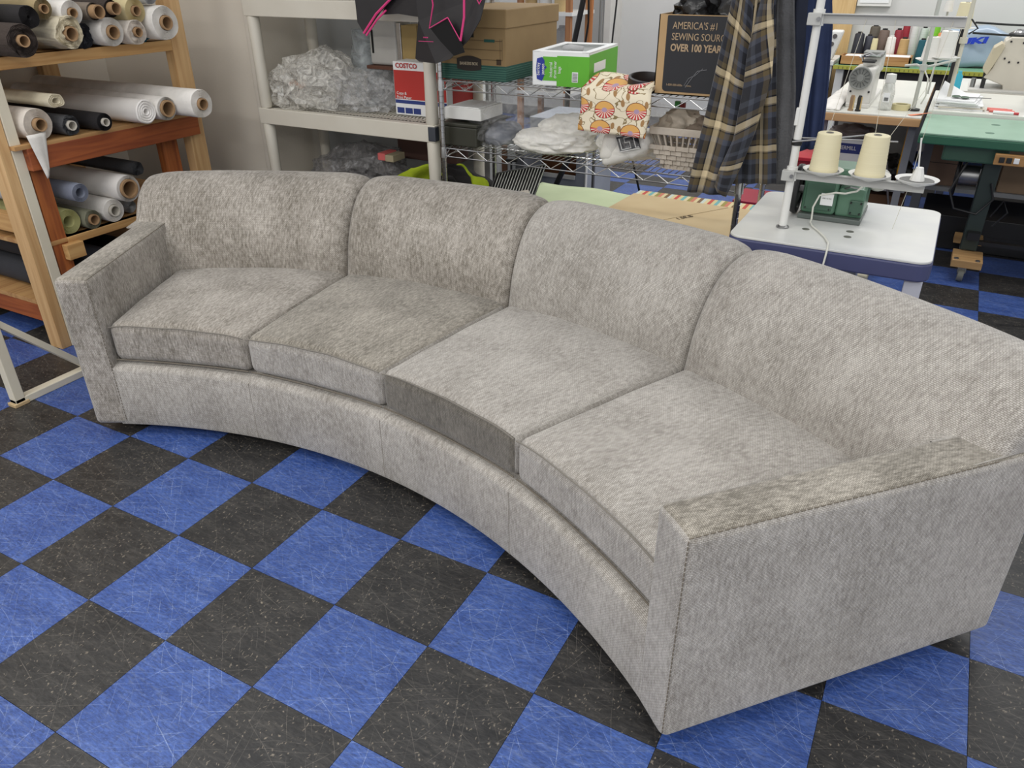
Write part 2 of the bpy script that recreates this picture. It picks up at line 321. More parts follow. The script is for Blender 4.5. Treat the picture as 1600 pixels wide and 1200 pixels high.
def lump(c,size,amp=.18,fr=3.,seed=0,sub=4,flat=True,ridge=False):
    bm=bmesh.new(); bmesh.ops.create_icosphere(bm,subdivisions=sub,radius=1); g=G(); vs=[]; sd=Vector((seed*3.7,seed*1.3,seed*2.1))
    for v in bm.verts:
        p=v.co.copy(); n=noise.fractal(p*fr+sd,1.,2.,4) if not ridge else (.6-abs(noise.noise(p*fr+sd))*1.6+.35*(.5-abs(noise.noise(p*fr*2.3+sd))*1.5))
        p=p*(1+amp*n)
        if flat and p.z<-.62: p.z=-.62+ (p.z+.62)*.12
        vs.append((c[0]+p.x*size[0],c[1]+p.y*size[1],c[2]+(p.z+.62)*size[2]))
    g.add(vs,[tuple(v.index for v in f.verts) for f in bm.faces]); bm.free(); return g
X_=Vector((1,0,0)); Y_=Vector((0,1,0)); Z_=Vector((0,0,1))
#@@MAIN
# ================================================================ materials used around the room
wallm=mat('beige wall',(224,216,202),.75,rgb2=(216,208,194),scale=2,bump=.15,bscale=90)
wallw=mat('white wall',(208,208,205),.7,rgb2=(202,202,200),scale=2,bump=.08,bscale=90)
pine=wood('pine',(206,170,122),(186,146,98),2); pine_y=wood('pine board',(200,160,105),(176,132,80),1)
orange_y=wood('orange board',(156,84,42),(122,58,28),1); orange_z=wood('orange post',(170,98,48),(130,68,34),2); cream_p=mat('cream paint',(214,208,190),.55,rgb2=(204,196,176),scale=5)
board=wood('shelf board',(186,146,96),(160,118,74),1); edgewood=wood('oak edge',(196,156,112),(182,140,96),0,knot=False)
chrome=mat('chrome wire',(205,205,205),.25,1,rgb2=(170,170,170)); steel=mat('steel',(150,150,150),.35,.9)
blackp=mat('black plastic',(26,26,28),.45,rgb2=(20,20,22)); blackm=mat('black metal',(22,22,24),.4)
whitep=mat('white plastic',(226,226,222),.4,rgb2=(216,216,212)); shelfp=mat('grey beige plastic',(214,209,196),.55,rgb2=(208,202,188),bump=.1,bscale=120)
card=mat('cardboard',(166,132,92),.8,rgb2=(156,122,82),scale=12,stretch=(1,1,8)); cardl=mat('light cardboard',(205,184,144),.8,rgb2=(196,172,130),scale=6)
ink=mat('black ink',(28,28,30),.6); whitei=mat('white ink',(235,235,232),.6,rgb2=(230,230,228)); dark=mat('dark void',(24,22,20),.9)
paper=mat('paper',(236,237,236),.7,rgb2=(228,230,230)); tube_c=mat('cardboard tube',(172,140,104),.8,rgb2=(150,118,84),scale=20)
# ================================================================ setting
T=.3048
fl=G().box(-3.2,5.5,-2.6,7.0,-.06,-.0035).build('floor',mat('tile joint',(34,33,33),.8)); fl['kind']='structure'
bluem=tile_mat('blue vinyl tile',(62,88,150),(43,67,126),((116,138,186),.25),(150,166,200),.6)
blackt=tile_mat('black vinyl tile',(51,50,49),(31,31,32),((140,130,116),.6),(132,126,118),.42)
def tile_mesh(nm,mt):
    g=G().box(0.0006,T-.0006,.0006,T-.0006,-.0035,0); me=bpy.data.meshes.new(nm); me.from_pydata([tuple(v) for v in g.v],[],g.f); me.materials.append(mt); return me
tm=(tile_mesh('black_tile',blackt),tile_mesh('blue_tile',bluem))
cx,cy,cz=cam.location
fwd=Vector(RC[2]); rt=Vector(RC[0]); dn=Vector(RC[1])
near=[];rest=[]
for i in range(-11,18):
    for j in range(-9,23):
        c=Vector(((i+.5)*T,(j+.5)*T,0)); d=c-cam.location; zz=d.dot(fwd)
        vis=False
        if zz>.2:
            for a in (0,1):
                for b_ in (0,1):
                    q=Vector(((i+a)*T,(j+b_)*T,0))-cam.location; qz=q.dot(fwd)
                    if qz>.15:
                        u_=800+1197*q.dot(rt)/qz; v_=600+1197*q.dot(dn)/qz
                        if -20<u_<1620 and -20<v_<1220: vis=True
        # tiles wholly under the rack at the far left stay in the joined remainder
        (near if vis else rest).append((d.length,i,j))
near.sort(); rest+=near[290:]; near=near[:290]
for _,i,j in near:
    o=bpy.data.objects.new('tile',tm[(i+j)%2]); COL.objects.link(o); o.parent=fl; o.location=Vector((i*T,j*T,0))-Vector(ORG['floor'])
g=G()
for _,i,j in rest: g.box(i*T+.0006,(i+1)*T-.0006,j*T+.0006,(j+1)*T-.0006,-.0035,0,(i+j)%2)
o=g.build('tile',[blackt,bluem],fl); o['kind']='stuff'
struct(G().box(-2.75,-1.42,2.0,2.5,0,2.9).build('wall_left',wallm,bevel=.012))
struct(G().box(-2.80,-2.62,-2.6,2.0,0,2.9).build('wall_rack',wallm))
struct(G().box(-1.5,-.32,2.49,2.62,0,2.9).build('wall_recess',mat('grey wall',(176,177,176),.75)))
struct(G().box(-3.2,5.5,6.85,7.0,0,2.9).build('wall_back',wallw))
struct(G().box(-1.445,-1.412,1.985,2.03,0,2.9).build('trim_1',mat('trim beige',(226,219,206),.6),bevel=.006))
struct(G().box(-3.2,5.5,6.835,6.85,0,.1).build('baseboard_back',mat('grey base',(120,120,120),.6)))
# ================================================================ SOFA
O=Vector((.2194,-1.4822,0)); D=math.radians
def pol(r,th,z): return O+Vector((r*math.cos(D(th)),r*math.sin(D(th)),z))
TH_R,TH_L=48.15,118.3
sofa=thing('curved_sofa','large curved four-seat sofa in light grey woven fabric on the checked floor','sofa',tuple(pol(2.45,83.2,0)))
fab=sofa_fabric('grey chenille',(200,193,184),(128,121,110),.01)
fabd=sofa_fabric('grey chenille darker',(190,183,171),(120,114,103),.03)  # darker copy of the fabric for one cushion top and the arm tops
fabf=sofa_fabric('grey chenille darkest',(140,134,124),(96,91,82),.0)  # darkest copy of the fabric for one cushion front and the top welts
fabl=sofa_fabric('grey chenille smooth',(200,195,188),(148,142,134),-.02)
thread=mat('dark stitching',(112,104,92),.9)
# base rail: concave front, straight back
g=G()
prof=[(1.985,.045),(1.98,.06),(1.98,.262),(1.986,.276),(2.002,.283),(2.85,.292),(2.90,.28),(2.91,.05)]
g.uv={}
def railrow(th): return [pol(r,th,z) for r,z in prof]
NA=72
for s in range(NA+1):
    th=TH_R+2.7+(TH_L-TH_R-5.4)*s/NA; acc=0
    for k,p in enumerate(railrow(th)):
        if k: acc+=math.hypot(prof[k][0]-prof[k-1][0],prof[k][1]-prof[k-1][1])
        g.v.append(p); g.uv[len(g.v)-1]=(D(th)*2.,acc)
P_=len(prof)
for s in range(NA):
    for k in range(P_): 
        a=s*P_+k; b_=s*P_+(k+1)%P_; g.f.append((a,b_,b_+P_,a+P_)); g.mi.append(0)
g.f.append(tuple(range(P_))); g.f.append(tuple(range(NA*P_,NA*P_+P_))); g.mi+=[0,0]
rail=g.build('front_rail',fabl,sofa,smooth=True)
DIV=[118.3,100.0,84.25,68.2,48.15]
for th in DIV[1:4]:
    G().tube([pol(1.9795,th-.15,.05+.22*i/20)+Vector((random.uniform(-.0006,.0006),0,0)) for i in range(21)],.0010,5).build('seam',mat('rail seam thread',(150,144,134),.9),rail)
# seat cushions
def edgeL(r): return TH_L-math.degrees(.121/r)-.1
def edgeR(r): return TH_R+math.degrees(.121/r)+.1
def smooth01(t): t=max(0,min(1,t)); return t*t*(3-2*t)
for ci in range(4):
    W=.34; Dp=.35; H=.068
    def wp(x,y,z,ci=ci):
        u=(x/W+1)/2; v=(y/Dp+1)/2; r=2.005+(.70-(.10*(1-u) if ci==0 else 0))*v
        r+= -.006*math.sin(math.pi*u) * (1-v)
        a=edgeL(r) if ci==0 else DIV[ci]-.04; b_=edgeR(r) if ci==3 else DIV[ci+1]+.04
        th=a+(b_-a)*u
        zc=.362-.018*v; t=z/H
        cr=math.sin(math.pi*max(0,min(1,u)))**.6*math.sin(math.pi*max(0,min(1,v*.8+.12)))**.7
        zz=zc+z*(1+.0*v)+ (.030*cr if t>0 else -.0)*abs(t)
        zz+= .004*noise.noise(Vector((u*4+ci*9,v*4,ci*2.))) if t>0 else 0
        return pol(r,th,zz)
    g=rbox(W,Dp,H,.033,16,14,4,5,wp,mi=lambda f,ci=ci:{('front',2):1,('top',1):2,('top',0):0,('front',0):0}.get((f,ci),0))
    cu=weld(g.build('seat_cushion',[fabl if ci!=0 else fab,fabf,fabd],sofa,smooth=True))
    # welt seams along the top and bottom of the boxing
    for zt in (1,-1):
        pts=[wp(-W*.985+W*1.97*i/30,-Dp+.003,zt*(H-.008)) for i in range(31)]
        pts=[p+(p-O).normalized()*0+Vector((0,0,.001*zt)) for p in pts]
        G().tube([p-(Vector((p.x,p.y,0))-O).normalized()*.001 for p in pts],.0022,6).build('welt',thread if zt<0 else fabf,cu,smooth=True)
# back panels
BP=[(2.655,.28),(2.675,.36),(2.695,.44),(2.712,.52),(2.738,.59),(2.775,.655),(2.825,.708),(2.885,.738),(2.945,.747),(3.0,.735),(3.035,.70),(3.048,.65),(3.04,.59),(3.01,.545),(2.965,.52),(2.935,.48),(2.93,.30),(2.93,.05)]
def crom(P,t):
    n=len(P)-1; f=t*n; i=min(int(f),n-1); u=f-i; q=[P[max(0,min(n,i+k))] for k in (-1,0,1,2)]
    return tuple(.5*((2*q[1][k])+(-q[0][k]+q[2][k])*u+(2*q[0][k]-5*q[1][k]+4*q[2][k]-q[3][k])*u*u+(-q[0][k]+3*q[1][k]-3*q[2][k]+q[3][k])*u**3) for k in (0,1))
NP=64
for ci in range(4):
    a,b_=DIV[ci],DIV[ci+1]; a=a+.35 if ci==0 else a; b_=b_+.2 if ci==3 else b_; g=G(); g.uv={}
    Wm=D(a-b_)*2.8; es=[0,.0015,.004,.009,.016,.026,.04,.07,.11]
    xs=es+[.11+(Wm-.22)*i/12 for i in range(1,12)]+[Wm-e for e in reversed(es)]
    rad=.034
    acc=[0]; pts=[crom(BP,i/NP) for i in range(NP+1)]
    for i in range(NP): acc.append(acc[-1]+math.dist(pts[i],pts[i+1]))
    nor=[]
    for i in range(NP+1):
        p0=pts[max(0,i-1)]; p1=pts[min(NP,i+1)]; dx,dz=p1[0]-p0[0],p1[1]-p0[1]; l=math.hypot(dx,dz); nor.append((-dz/l,dx/l))
    for x in xs:
        th=a-(a-b_)*x/Wm
        e=min(x,Wm-x); end_free=(ci==0 and x<Wm/2) or (ci==3 and x>Wm/2)
        rr=.022 if end_free else rad
        off=rr*(1-math.sqrt(max(0,1-(1-e/rr)**2))) if e<rr else 0
        cz_=max(0,min(1,min(x,Wm-x)/.12)); cz_=1-(1-cz_)**2
        sh=-.10*(1-x/Wm) if ci==0 else 0
        for i in range(NP+1):
            (r,z),(nx,nz)=pts[i],nor[i]
            bul=.03*cz_*(1 if i<NP*.75 else 0)*smooth01(i/12)
            bul+=.003*noise.noise(Vector((x*5+ci*7,acc[i]*5,3)))
            r2=r+nx*(bul-off)+sh; z2=z+nz*(bul*.6-off)-.012*smooth01(i/20)
            if (ci==0 and x<.135) or (ci==3 and x>Wm-.14): z2=max(z2,.603)
            g.v.append(pol(r2,th,z2)); g.uv[len(g.v)-1]=(x+ci*1.7,acc[i])
    M_=NP+1
    for s in range(len(xs)-1):
        for i in range(NP): g.f.append((s*M_+i,s*M_+i+1,(s+1)*M_+i+1,(s+1)*M_+i)); g.mi.append(0)
    o_=len(xs)-1
    for s in (0,o_): 
        g.f.append(tuple(s*M_+i for i in range(M_))); g.mi.append(0)
    bkp=g.build('back_panel',fab if ci<2 else fabl,sofa,smooth=True)
# arms
def arm(side):
    th0=TH_L if side=='L' else TH_R; sg=1 if side=='L' else -1
    nrm=Vector((-math.sin(D(th0)),math.cos(D(th0)),0))*sg  # outward
    e=Vector((math.cos(D(th0)),math.sin(D(th0)),0))
    base=O+e*1.974
    Ln=.93 if side=='L' else .94; Ht=.282
    def wp(x,y,z):
        p=base+e*((y/.47+1)/2*Ln)-nrm*((1-x/.06)/2*.12)+nrm*(.006 if False else 0)
        zz=.046+(z/Ht+1)/2*.566
        if z>0: zz+=(-.012*((y/.47+1)/2)+.004*math.cos(x/.06*1.5))*z/Ht
        return Vector((p.x,p.y,zz))
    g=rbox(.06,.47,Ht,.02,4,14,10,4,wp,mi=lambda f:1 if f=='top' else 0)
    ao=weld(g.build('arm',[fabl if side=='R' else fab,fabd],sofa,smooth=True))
    # top-stitched edges
    gg=G(); s_=-1 if side=='L' else 1
    def st(pts):
        for i in range(0,len(pts)-1): 
            gg.tube([pts[i],pts[i].lerp(pts[i+1],.62)],.0015,5)
    xx=.0560*s_; 
    if side=='L': st([wp(xx,-.467+.93*i/60,Ht-.004)+Z_*.0008 for i in range(50)]); st([wp(xx,-.4675,Ht-.01-.55*i/44)-e*.0003 for i in range(44)])
    else: st([wp(xx,-.467+.93*i/60,Ht-.004)+Z_*.0008 for i in range(50)]); st([wp(xx,-.4675,Ht-.01-.55*i/44)-e*.0003 for i in range(44)])
    gg.build('stitching',thread,ao)
arm('L'); arm('R')
for r,th in ((2.06,51),(2.06,84),(2.06,115),(2.84,51),(2.84,84),(2.84,115)):
    q=pol(r,th,0); G().lathe(q,Z_,[(.02,0),(.024,.004),(.028,.05)],14).build('foot',blackp,sofa,smooth=True)
# ================================================================ TIMBER RACK WITH FABRIC ROLLS
rack=thing('timber_rack','tall home-built timber rack full of fabric rolls at the left wall','rack',(-2.0,.95,0))
G().box(-1.555,-1.50,1.57,1.66,0,2.3).build('post',pine,rack,bevel=.002)
G().box(-1.585,-1.50,.645,.69,0,2.3).build('post',pine,rack,bevel=.002)
G().box(-1.535,-1.495,.692,.735,0,2.3).build('post',cream_p,rack,bevel=.002)['label']='cream painted strip post'
G().box(-2.60,-2.55,.66,.74,0,2.3).build('post',pine,rack); G().box(-2.60,-2.55,1.57,1.66,0,2.3).build('post',pine,rack)
G().box(-1.545,-1.505,.745,.815,0,.785).build('inner_post',orange_z,rack,bevel=.002)
G().box(-1.60,-1.555,1.44,1.53,0,.785).build('inner_post',orange_z,rack,bevel=.002)
G().box(-1.50,-1.462,.735,1.605,.782,.872).build('front_beam',orange_y,rack,bevel=.003)['label']='orange stained beam'
G().box(-1.54,-1.50,.74,1.57,1.165,1.212).build('front_beam',pine_y,rack,bevel=.003)
G().box(-1.54,-1.50,.815,1.57,.44,.475).build('front_beam',pine_y,rack,bevel=.003)
G().box(-1.50,-1.465,.78,.86,.385,.452).build('block',pine_y,rack,bevel=.002)
G().box(-1.54,-1.50,.815,1.57,.09,.17).build('front_beam',orange_y,rack,bevel=.003)
for z in (1.212,.475): G().box(-2.6,-1.502,.69,1.66,z-.018,z).build('shelf_board',board,rack)
G().box(-2.6,-1.465,.69,1.60,.872,.888).build('shelf_board',board,rack)
G().box(-2.6,-1.502,.69,1.66,.17,.19).build('shelf_board',board,rack)
pine_x=wood('pine cross board',(200,160,105),(176,132,80),0); orange_x=wood('orange cross board',(156,84,42),(122,58,28),0)
G().box(-2.55,-1.59,.692,.732,.505,.585).build('side_beam',pine_x,rack,bevel=.002)
G().box(-2.55,-1.59,.692,.732,1.12,1.19).build('side_beam',pine_x,rack,bevel=.002)
G().box(-2.55,-1.59,.692,.732,.80,.868).build('side_beam',orange_x,rack,bevel=.002)
G().box(-2.55,-1.59,.692,.732,.085,.168).build('side_beam',orange_x,rack,bevel=.002)
def spiralroll(x,y,z,r,mf,mc,label,L=.95,cr=None,lump_=.03,cream=0,group='fabric rolls on the timber rack',name='fabric_roll',turns=9,tilt=0,fold=0,name2='core_tube',coreout=.012,hollow=True,seed=None,flare=0,yaw=0):
    """one roll of cloth lying along x, end face at x"""
    sd=seed if seed is not None else x*13+y*37+z*11; cr=cr or r*.42; cr=min(cr,r*.85)
    t=thing(name,label,'roll',(x-L/2,y,z-r),group)
    def wob(an,h): 
        v=1+lump_*(noise.noise(Vector((math.cos(an)*1.2,math.sin(an)*1.2,h*2+sd)))*1.6+.5*noise.noise(Vector((math.cos(an)*4,math.sin(an)*4,h*9+sd))))
        return v
    ax=Vector((1,yaw,tilt)).normalized(); n=36
    tt=Vector((0,1,0)); uu=ax.cross(tt).normalized(); tt=uu.cross(ax)
    g=G(); P0=Vector((x,y,z))
    def ring(rad,h,w_=True,e=0):
        o=len(g.v)
        for k in range(n):
            an=2*math.pi*k/n; rr=rad*(wob(an,h) if w_ else 1)
            sq=1
            if fold: sq=1-fold*abs(math.sin(an))
            g.v.append(P0+ax*(h+ (e*noise.noise(Vector((math.cos(an)*2,math.sin(an)*2,rad*90+sd))) if e else 0))+(tt*math.cos(an)+uu*math.sin(an)*sq)*rr)
        return o
    rows=[ring(r*.96,-L)]
    for i in range(9): rows.append(ring(r*(1+flare*(i==8)),-L+(L-.004)*(i+1)/9))
    layers=max(3,turns)
    for i in range(1,layers*2+1):
        f_=i/(layers*2); rad=r*(1-f_)+ (cr+.001)*f_
        rows.append(ring(rad,-.0 if i%2 else -.0055,True if f_<.9 else False,cream if i%2 else 0))
    rows.append(ring(cr+.001,-L*.5,False))
    for a,b_ in zip(rows,rows[1:]):
        for k in range(n): g.f.append((a+k,a+(k+1)%n,b_+(k+1)%n,b_+k)); g.mi.append(0)
    g.build('cloth',mf,t,smooth=False if cream>.008 else True)
    if mc:
        gg=G(); gg.lathe(P0,ax,[(cr,-L*.5),(cr,coreout),(cr*.8,coreout),(cr*.78,-L*.5)],24); gg.cyl(P0-ax*L*.45,P0-ax*(L*.45+.01),cr*.79,n=24,mi=1)
        gg.build(name2,[mc,dark],t,smooth=True)
    return t
def cl(n,a,b=None,**k):
    return mat('cloth '+n,a,.85,rgb2=b or tuple(int(q*.88) for q in a),scale=k.pop('scale',14),bump=k.pop('bump',.25),bscale=k.pop('bscale',200),**k)
cW=cl('white',(236,232,226)); cG=cl('pale grey',(184,184,184)); cB=cl('dark brown',(58,48,43),bump=.8,bscale=90); cK=cl('black',(34,31,33)); cC=cl('cream',(222,212,186)); cY=cl('yellow cream',(214,198,152))
cT=cl('taupe',(128,116,104)); cO=cl('olive tan',(168,150,112)); cH=cl('charcoal',(50,52,58)); cD=cl('dark grey fuzzy',(78,79,82),bump=.8,bscale=90); cTeal=cl('teal',(24,110,132)); cLin=cl('linen white',(222,213,202),scale=40)
cVin=mat('white vinyl',(232,229,224),.35,rgb2=(222,218,214)); cBl=cl('slate blue lined',(124,130,146)); cYG=cl('yellow green',(178,176,120)); cOl=cl('sage',(128,128,108))
wcore=mat('white core',(206,200,188),.6)
R_=spiralroll
R_(-1.33,.765,1.276,.058,cB,tube_c,'dark brown fuzzy fabric roll nearest the left edge on the top shelf',cr=.022,lump_=.05,cream=.01,L=1.05)
R_(-1.42,.872,1.348,.042,cK,None,'black fabric roll lying above the dark brown roll, top shelf',cr=.006,lump_=.08)
R_(-1.46,.962,1.372,.038,cO,tube_c,'olive tan fabric roll stacked at the back of the top shelf',cr=.018,lump_=.1)
R_(-1.44,1.066,1.352,.047,cW,tube_c,'white fabric roll stacked above the rumpled cream roll',cr=.019,lump_=.03)
R_(-1.42,1.022,1.279,.062,cC,tube_c,'rumpled cream fabric roll with frayed folds, top shelf front row',cr=.028,lump_=.13,cream=.02)
R_(-1.44,1.166,1.352,.034,cT,tube_c,'taupe fabric roll with long bare brown tube end, top shelf',cr=.027,coreout=.035,lump_=.04)
R_(-1.44,1.252,1.360,.034,cB,tube_c,'slim dark brown fabric roll with bare tube end, top shelf',cr=.025,coreout=.03,lump_=.05)
R_(-1.50,1.140,1.260,.047,cH,None,'charcoal fabric bundle squeezed between cream and white rolls',cr=.008,lump_=.16,cream=.02)
R_(-1.43,1.222,1.270,.055,cW,tube_c,'white fabric roll with wide tube in the middle of the top shelf',cr=.028,lump_=.03)
R_(-1.44,1.365,1.345,.051,cY,tube_c,'pale yellow fabric roll stacked in the upper row',cr=.021,lump_=.03)
R_(-1.42,1.336,1.263,.049,cLin,tube_c,'off-white linen roll in front row under the yellow roll',cr=.020,lump_=.07,cream=.008)
R_(-1.50,1.43,1.238,.025,cTeal,None,'teal blue cloth tucked beside the big white roll',cr=.006,lump_=.2,cream=.02)
R_(-1.44,1.455,1.402,.036,cG,tube_c,'grey-white roll at the top above the big white roll',cr=.013,lump_=.05)
R_(-1.40,1.478,1.292,.070,cW,tube_c,'big white fabric roll at the right end of the top shelf',cr=.030,lump_=.04)
R_(-1.47,.815,.955,.062,cLin,tube_c,'off-white fabric roll with tan tube, left on the middle shelf',cr=.026,coreout=.02,lump_=.04)
R_(-1.45,.905,1.035,.036,cC,None,'loosely folded cream roll lying on top of its neighbours, middle shelf',cr=.012,fold=.25,lump_=.14,turns=3,L=.8)
R_(-1.46,.945,.931,.040,cD,wcore,'dark grey fuzzy fabric roll on the middle shelf',cr=.020,lump_=.08,cream=.012)
R_(-1.42,1.075,.927,.037,cK,wcore,'black fabric roll with small white-rimmed tube, middle shelf',cr=.017,lump_=.02)
R_(-1.38,1.262,.944,.052,cVin,None,'white roll wrapped in clear film, middle shelf',cr=.008,lump_=.06,turns=4,tilt=.02)
R_(-1.37,1.365,.944,.051,cW,tube_c,'white roll with very wide tube, second from right on the middle shelf',cr=.037,lump_=.02,L=1.1)
R_(-1.26,1.472,.956,.062,cW,tube_c,'white fabric roll sticking out at the right end of the middle shelf',cr=.026,lump_=.05,L=1.2)
R_(-1.45,1.13,.622,.060,cVin,tube_c,'large white vinyl roll with wide brown tube on the third shelf',cr=.043,lump_=.01,L=1.05)
R_(-1.46,.905,.655,.040,cBl,None,'slate-lined spiral roll on the left of the third shelf',cr=.018,lump_=.03,turns=4)
R_(-1.50,1.065,.530,.053,cW,wcore,'white roll under the large white vinyl roll, third shelf',cr=.026,lump_=.02,turns=5)
R_(-1.52,.855,.532,.055,cYG,None,'yellow-green layered roll at the left end of the third shelf',cr=.022,lump_=.03,turns=6)
R_(-1.50,.955,.518,.042,cOl,tube_c,'sage grey roll with curling edge on the third shelf',cr=.024,lump_=.08,turns=4)
R_(-1.55,1.275,.672,.032,cD,None,'thin dark grey roll at the back of the third shelf',cr=.008,lump_=.1)
R_(-1.56,1.195,.507,.031,cG,None,'pale roll low on the third shelf beside the sofa back',cr=.008,lump_=.1)
for (y,z,r,m_,lb) in ((.95,.245,.055,cH,'dark charcoal roll on the bottom shelf behind the sofa arm'),(1.08,.25,.06,cBl,'blue-grey roll on the bottom shelf behind the sofa arm'),(1.22,.25,.06,cK,'black roll on the bottom shelf, farthest right')):
    R_(-1.56,y,z,r,m_,None,lb,cr=.01,lump_=.05)
for (y,z,r,m_,lb) in ((.800,.655,.050,cG,'pale grey roll seen left of the tan post above the cross beam'),(.825,.405,.070,cK,'black roll seen left of the tan post, upper of two'),(.825,.258,.066,cH,'charcoal roll seen left of the tan post, lower of two')):
    R_(-1.62,y,z,r,m_,None,lb,cr=.01,lump_=.04)
o=G().grid(lambda u,v:(-1.452+.004*math.sin(u*5),.742+.085*u*(1-.75*v)+.035*v,.925-.18*v+.03*u*v),8,10).build('fabric_flap',cW,None,smooth=True,solid=.002); tag(o,'white fabric corner hanging over the orange beam','fabric')
# cream frame stand at far left
st=thing('steel_stand','cream painted square-tube stand with diagonal brace at the left edge','stand',(-1.2,.35,0))
G().box(-1.222,-1.182,.235,.275,.012,1.0).build('leg',cream_p,st,bevel=.003)
G().box(-1.222,-1.182,.235,.80,0,.03).build('foot_rail',cream_p,st,bevel=.003)
G().tube([(-1.202,.26,.36),(-1.202,.56,.03)],.017,4).build('brace',cream_p,st)
G().box(-1.227,-1.177,.225,.285,0,.014).build('foot_plate',mat('worn wood',(190,165,125),.8),st,bevel=.002)
# ================================================================ PLASTIC SHELVING
ps=thing('plastic_shelf_unit','grey-beige plastic shelving unit with round legs behind the sofa','shelf',(-.8,2.12,0))
PX0,PX1,PY0,PY1=-1.345,-.262,1.895,2.36
for x in (PX0+.03,PX1-.03):
    for y in (PY0+.03,PY1-.03):
        for k,(z0,z1) in enumerate(((0,.33),(.39,.80),(.872,1.30),(1.372,1.8))):
            G().lathe((x,y,z0),Z_,[(.026,0),(.030,.01),(.028,(z1-z0)*.5),(.031,z1-z0-.01),(.027,z1-z0)],18).build('leg',shelfp,ps,smooth=True)
def slab(zt,h=.072):
    rim=G(); t=.012; z0,z1=zt-h,zt+.004
    rim.box(PX0,PX1,PY0,PY0+t,z0,z1).box(PX0,PX1,PY1-t,PY1,z0,z1).box(PX0,PX0+t,PY0+t,PY1-t,z0,z1).box(PX1-t,PX1,PY0+t,PY1-t,z0,z1)
    tier=rim.build('tier',shelfp,ps,bevel=.003)
    d=G(); d.box(PX0+t,PX1-t,PY0+t,PY0+.07,zt-.008,zt); d.box(PX0+t,PX1-t,PY1-.07,PY1-t,zt-.008,zt)
    n=46; w_=(PX1-PX0-2*t-.1)/n
    for i in range(n+1):
        x=PX0+t+.05+i*w_; d.box(x-w_*.25,x+w_*.25,PY0+.07,PY1-.07,zt-.008,zt)
    for k in range(5): y=PY0+.07+k*(PY1-PY0-.14)/4; d.box(PX0+t,PX1-t,y-.008,y+.008,zt-.008,zt)
    d.box(PX0+t,PX0+.06,PY0+.07,PY1-.07,zt-.008,zt); d.box(PX1-.06,PX1-t,PY0+.07,PY1-.07,zt-.008,zt)
    d.build('slotted_deck',shelfp,ps)
    return tier
for z in (.39,.868,1.37): slab(z)
G().box(PX1-.036,PX1+.004,PY0-.004,PY0+.03,.802,.866).build('corner_cap',mat('slate cap',(64,68,76),.5),ps,bevel=.003)
# crumpled clear bags
clr=clear('clear plastic film',.42,(225,222,214),.2,22)
clr2=clear('thin clear film',.22,(225,225,225),.15,18)
bag=thing('plastic_bag','big bundle of crumpled clear plastic bags on the middle shelf','bag',(-1.1,2.10,.87),'clear bags on the plastic shelving')
lump((-1.10,2.11,.872),(.225,.155,.155),.42,1.5,3,4,ridge=True).build('film',clr,bag)
lump((-1.17,2.08,.872),(.17,.14,.12),.5,2.3,31,4,ridge=True).build('film',clr,bag)
lump((-.92,2.14,.872),(.20,.14,.10),.5,2.0,32,4,ridge=True).build('film',clr2,bag)
lump((-1.14,2.10,.876),(.135,.11,.085),.22,2.2,9,4).build('stuffing',mat('white wadding',(206,204,198),.8,bump=.6,bscale=25),bag,smooth=True)
G().tube([(-1.19,1.99,.985),(-1.16,1.985,.995),(-1.12,1.985,.975),(-1.10,1.99,.99)],.012,8).build('orange_tie',mat('orange film',(214,150,110),.5),bag,smooth=True)
lb_=G().box(-1.262,-1.222,1.962,1.964,.93,.972).build('label',paper,bag)
text('print','IQI',.03,ink,bag,(-1.242,1.9615,.952),X_,Z_,.8)
b2=tag(lump((-.78,2.18,.872),(.15,.14,.10),.45,1.9,5,4,ridge=True).build('plastic_bag',clr2,None),'flattened clear plastic bag to the left of the red paper box','bag','clear bags on the plastic shelving')
# bin / appliance hanging behind
ap=thing('paper_dispenser','silver-grey dispenser box with dark slot standing high on the shelf','dispenser',(-.66,2.25,1.075))
weld(rbox(.105,.07,.115,.018,3,3,3,3,lambda x,y,z:(-.735+x*.8,2.25+y,1.19+z)).build('body',mat('silver plastic',(198,196,190),.35),ap,smooth=True))
G().box(-.80,-.79,2.176,2.182,1.13,1.235).build('slot',dark,ap,bevel=.001); G().box(-.648,-.622,2.178,2.19,1.09,1.27).build('side_rail',chrome,ap,bevel=.002)
G().box(-.62,-.53,2.18,2.3,1.09,1.26).build('yellow_panel',mat('ochre',(176,150,96),.6),ap,bevel=.002)
G().box(-.83,-.50,2.16,2.33,1.058,1.074).build('base',mat('brown base',(96,60,44),.6),ap,bevel=.002)
G().lathe((-.69,2.25,.868),Z_,[(.04,0),(.04,.19)],16).build('stand',clr2,ap)
jug=tag(G().lathe((-.92,2.27,.868),Z_,[(.085,0),(.088,.01),(.085,.2),(.07,.26),(.06,.30),(.062,.36)],28).build('plastic_tub',clear('frosted tub',.5,(190,198,200),.3,8,.1),None,smooth=True),'tall frosted plastic tub at the back of the middle shelf','tub')
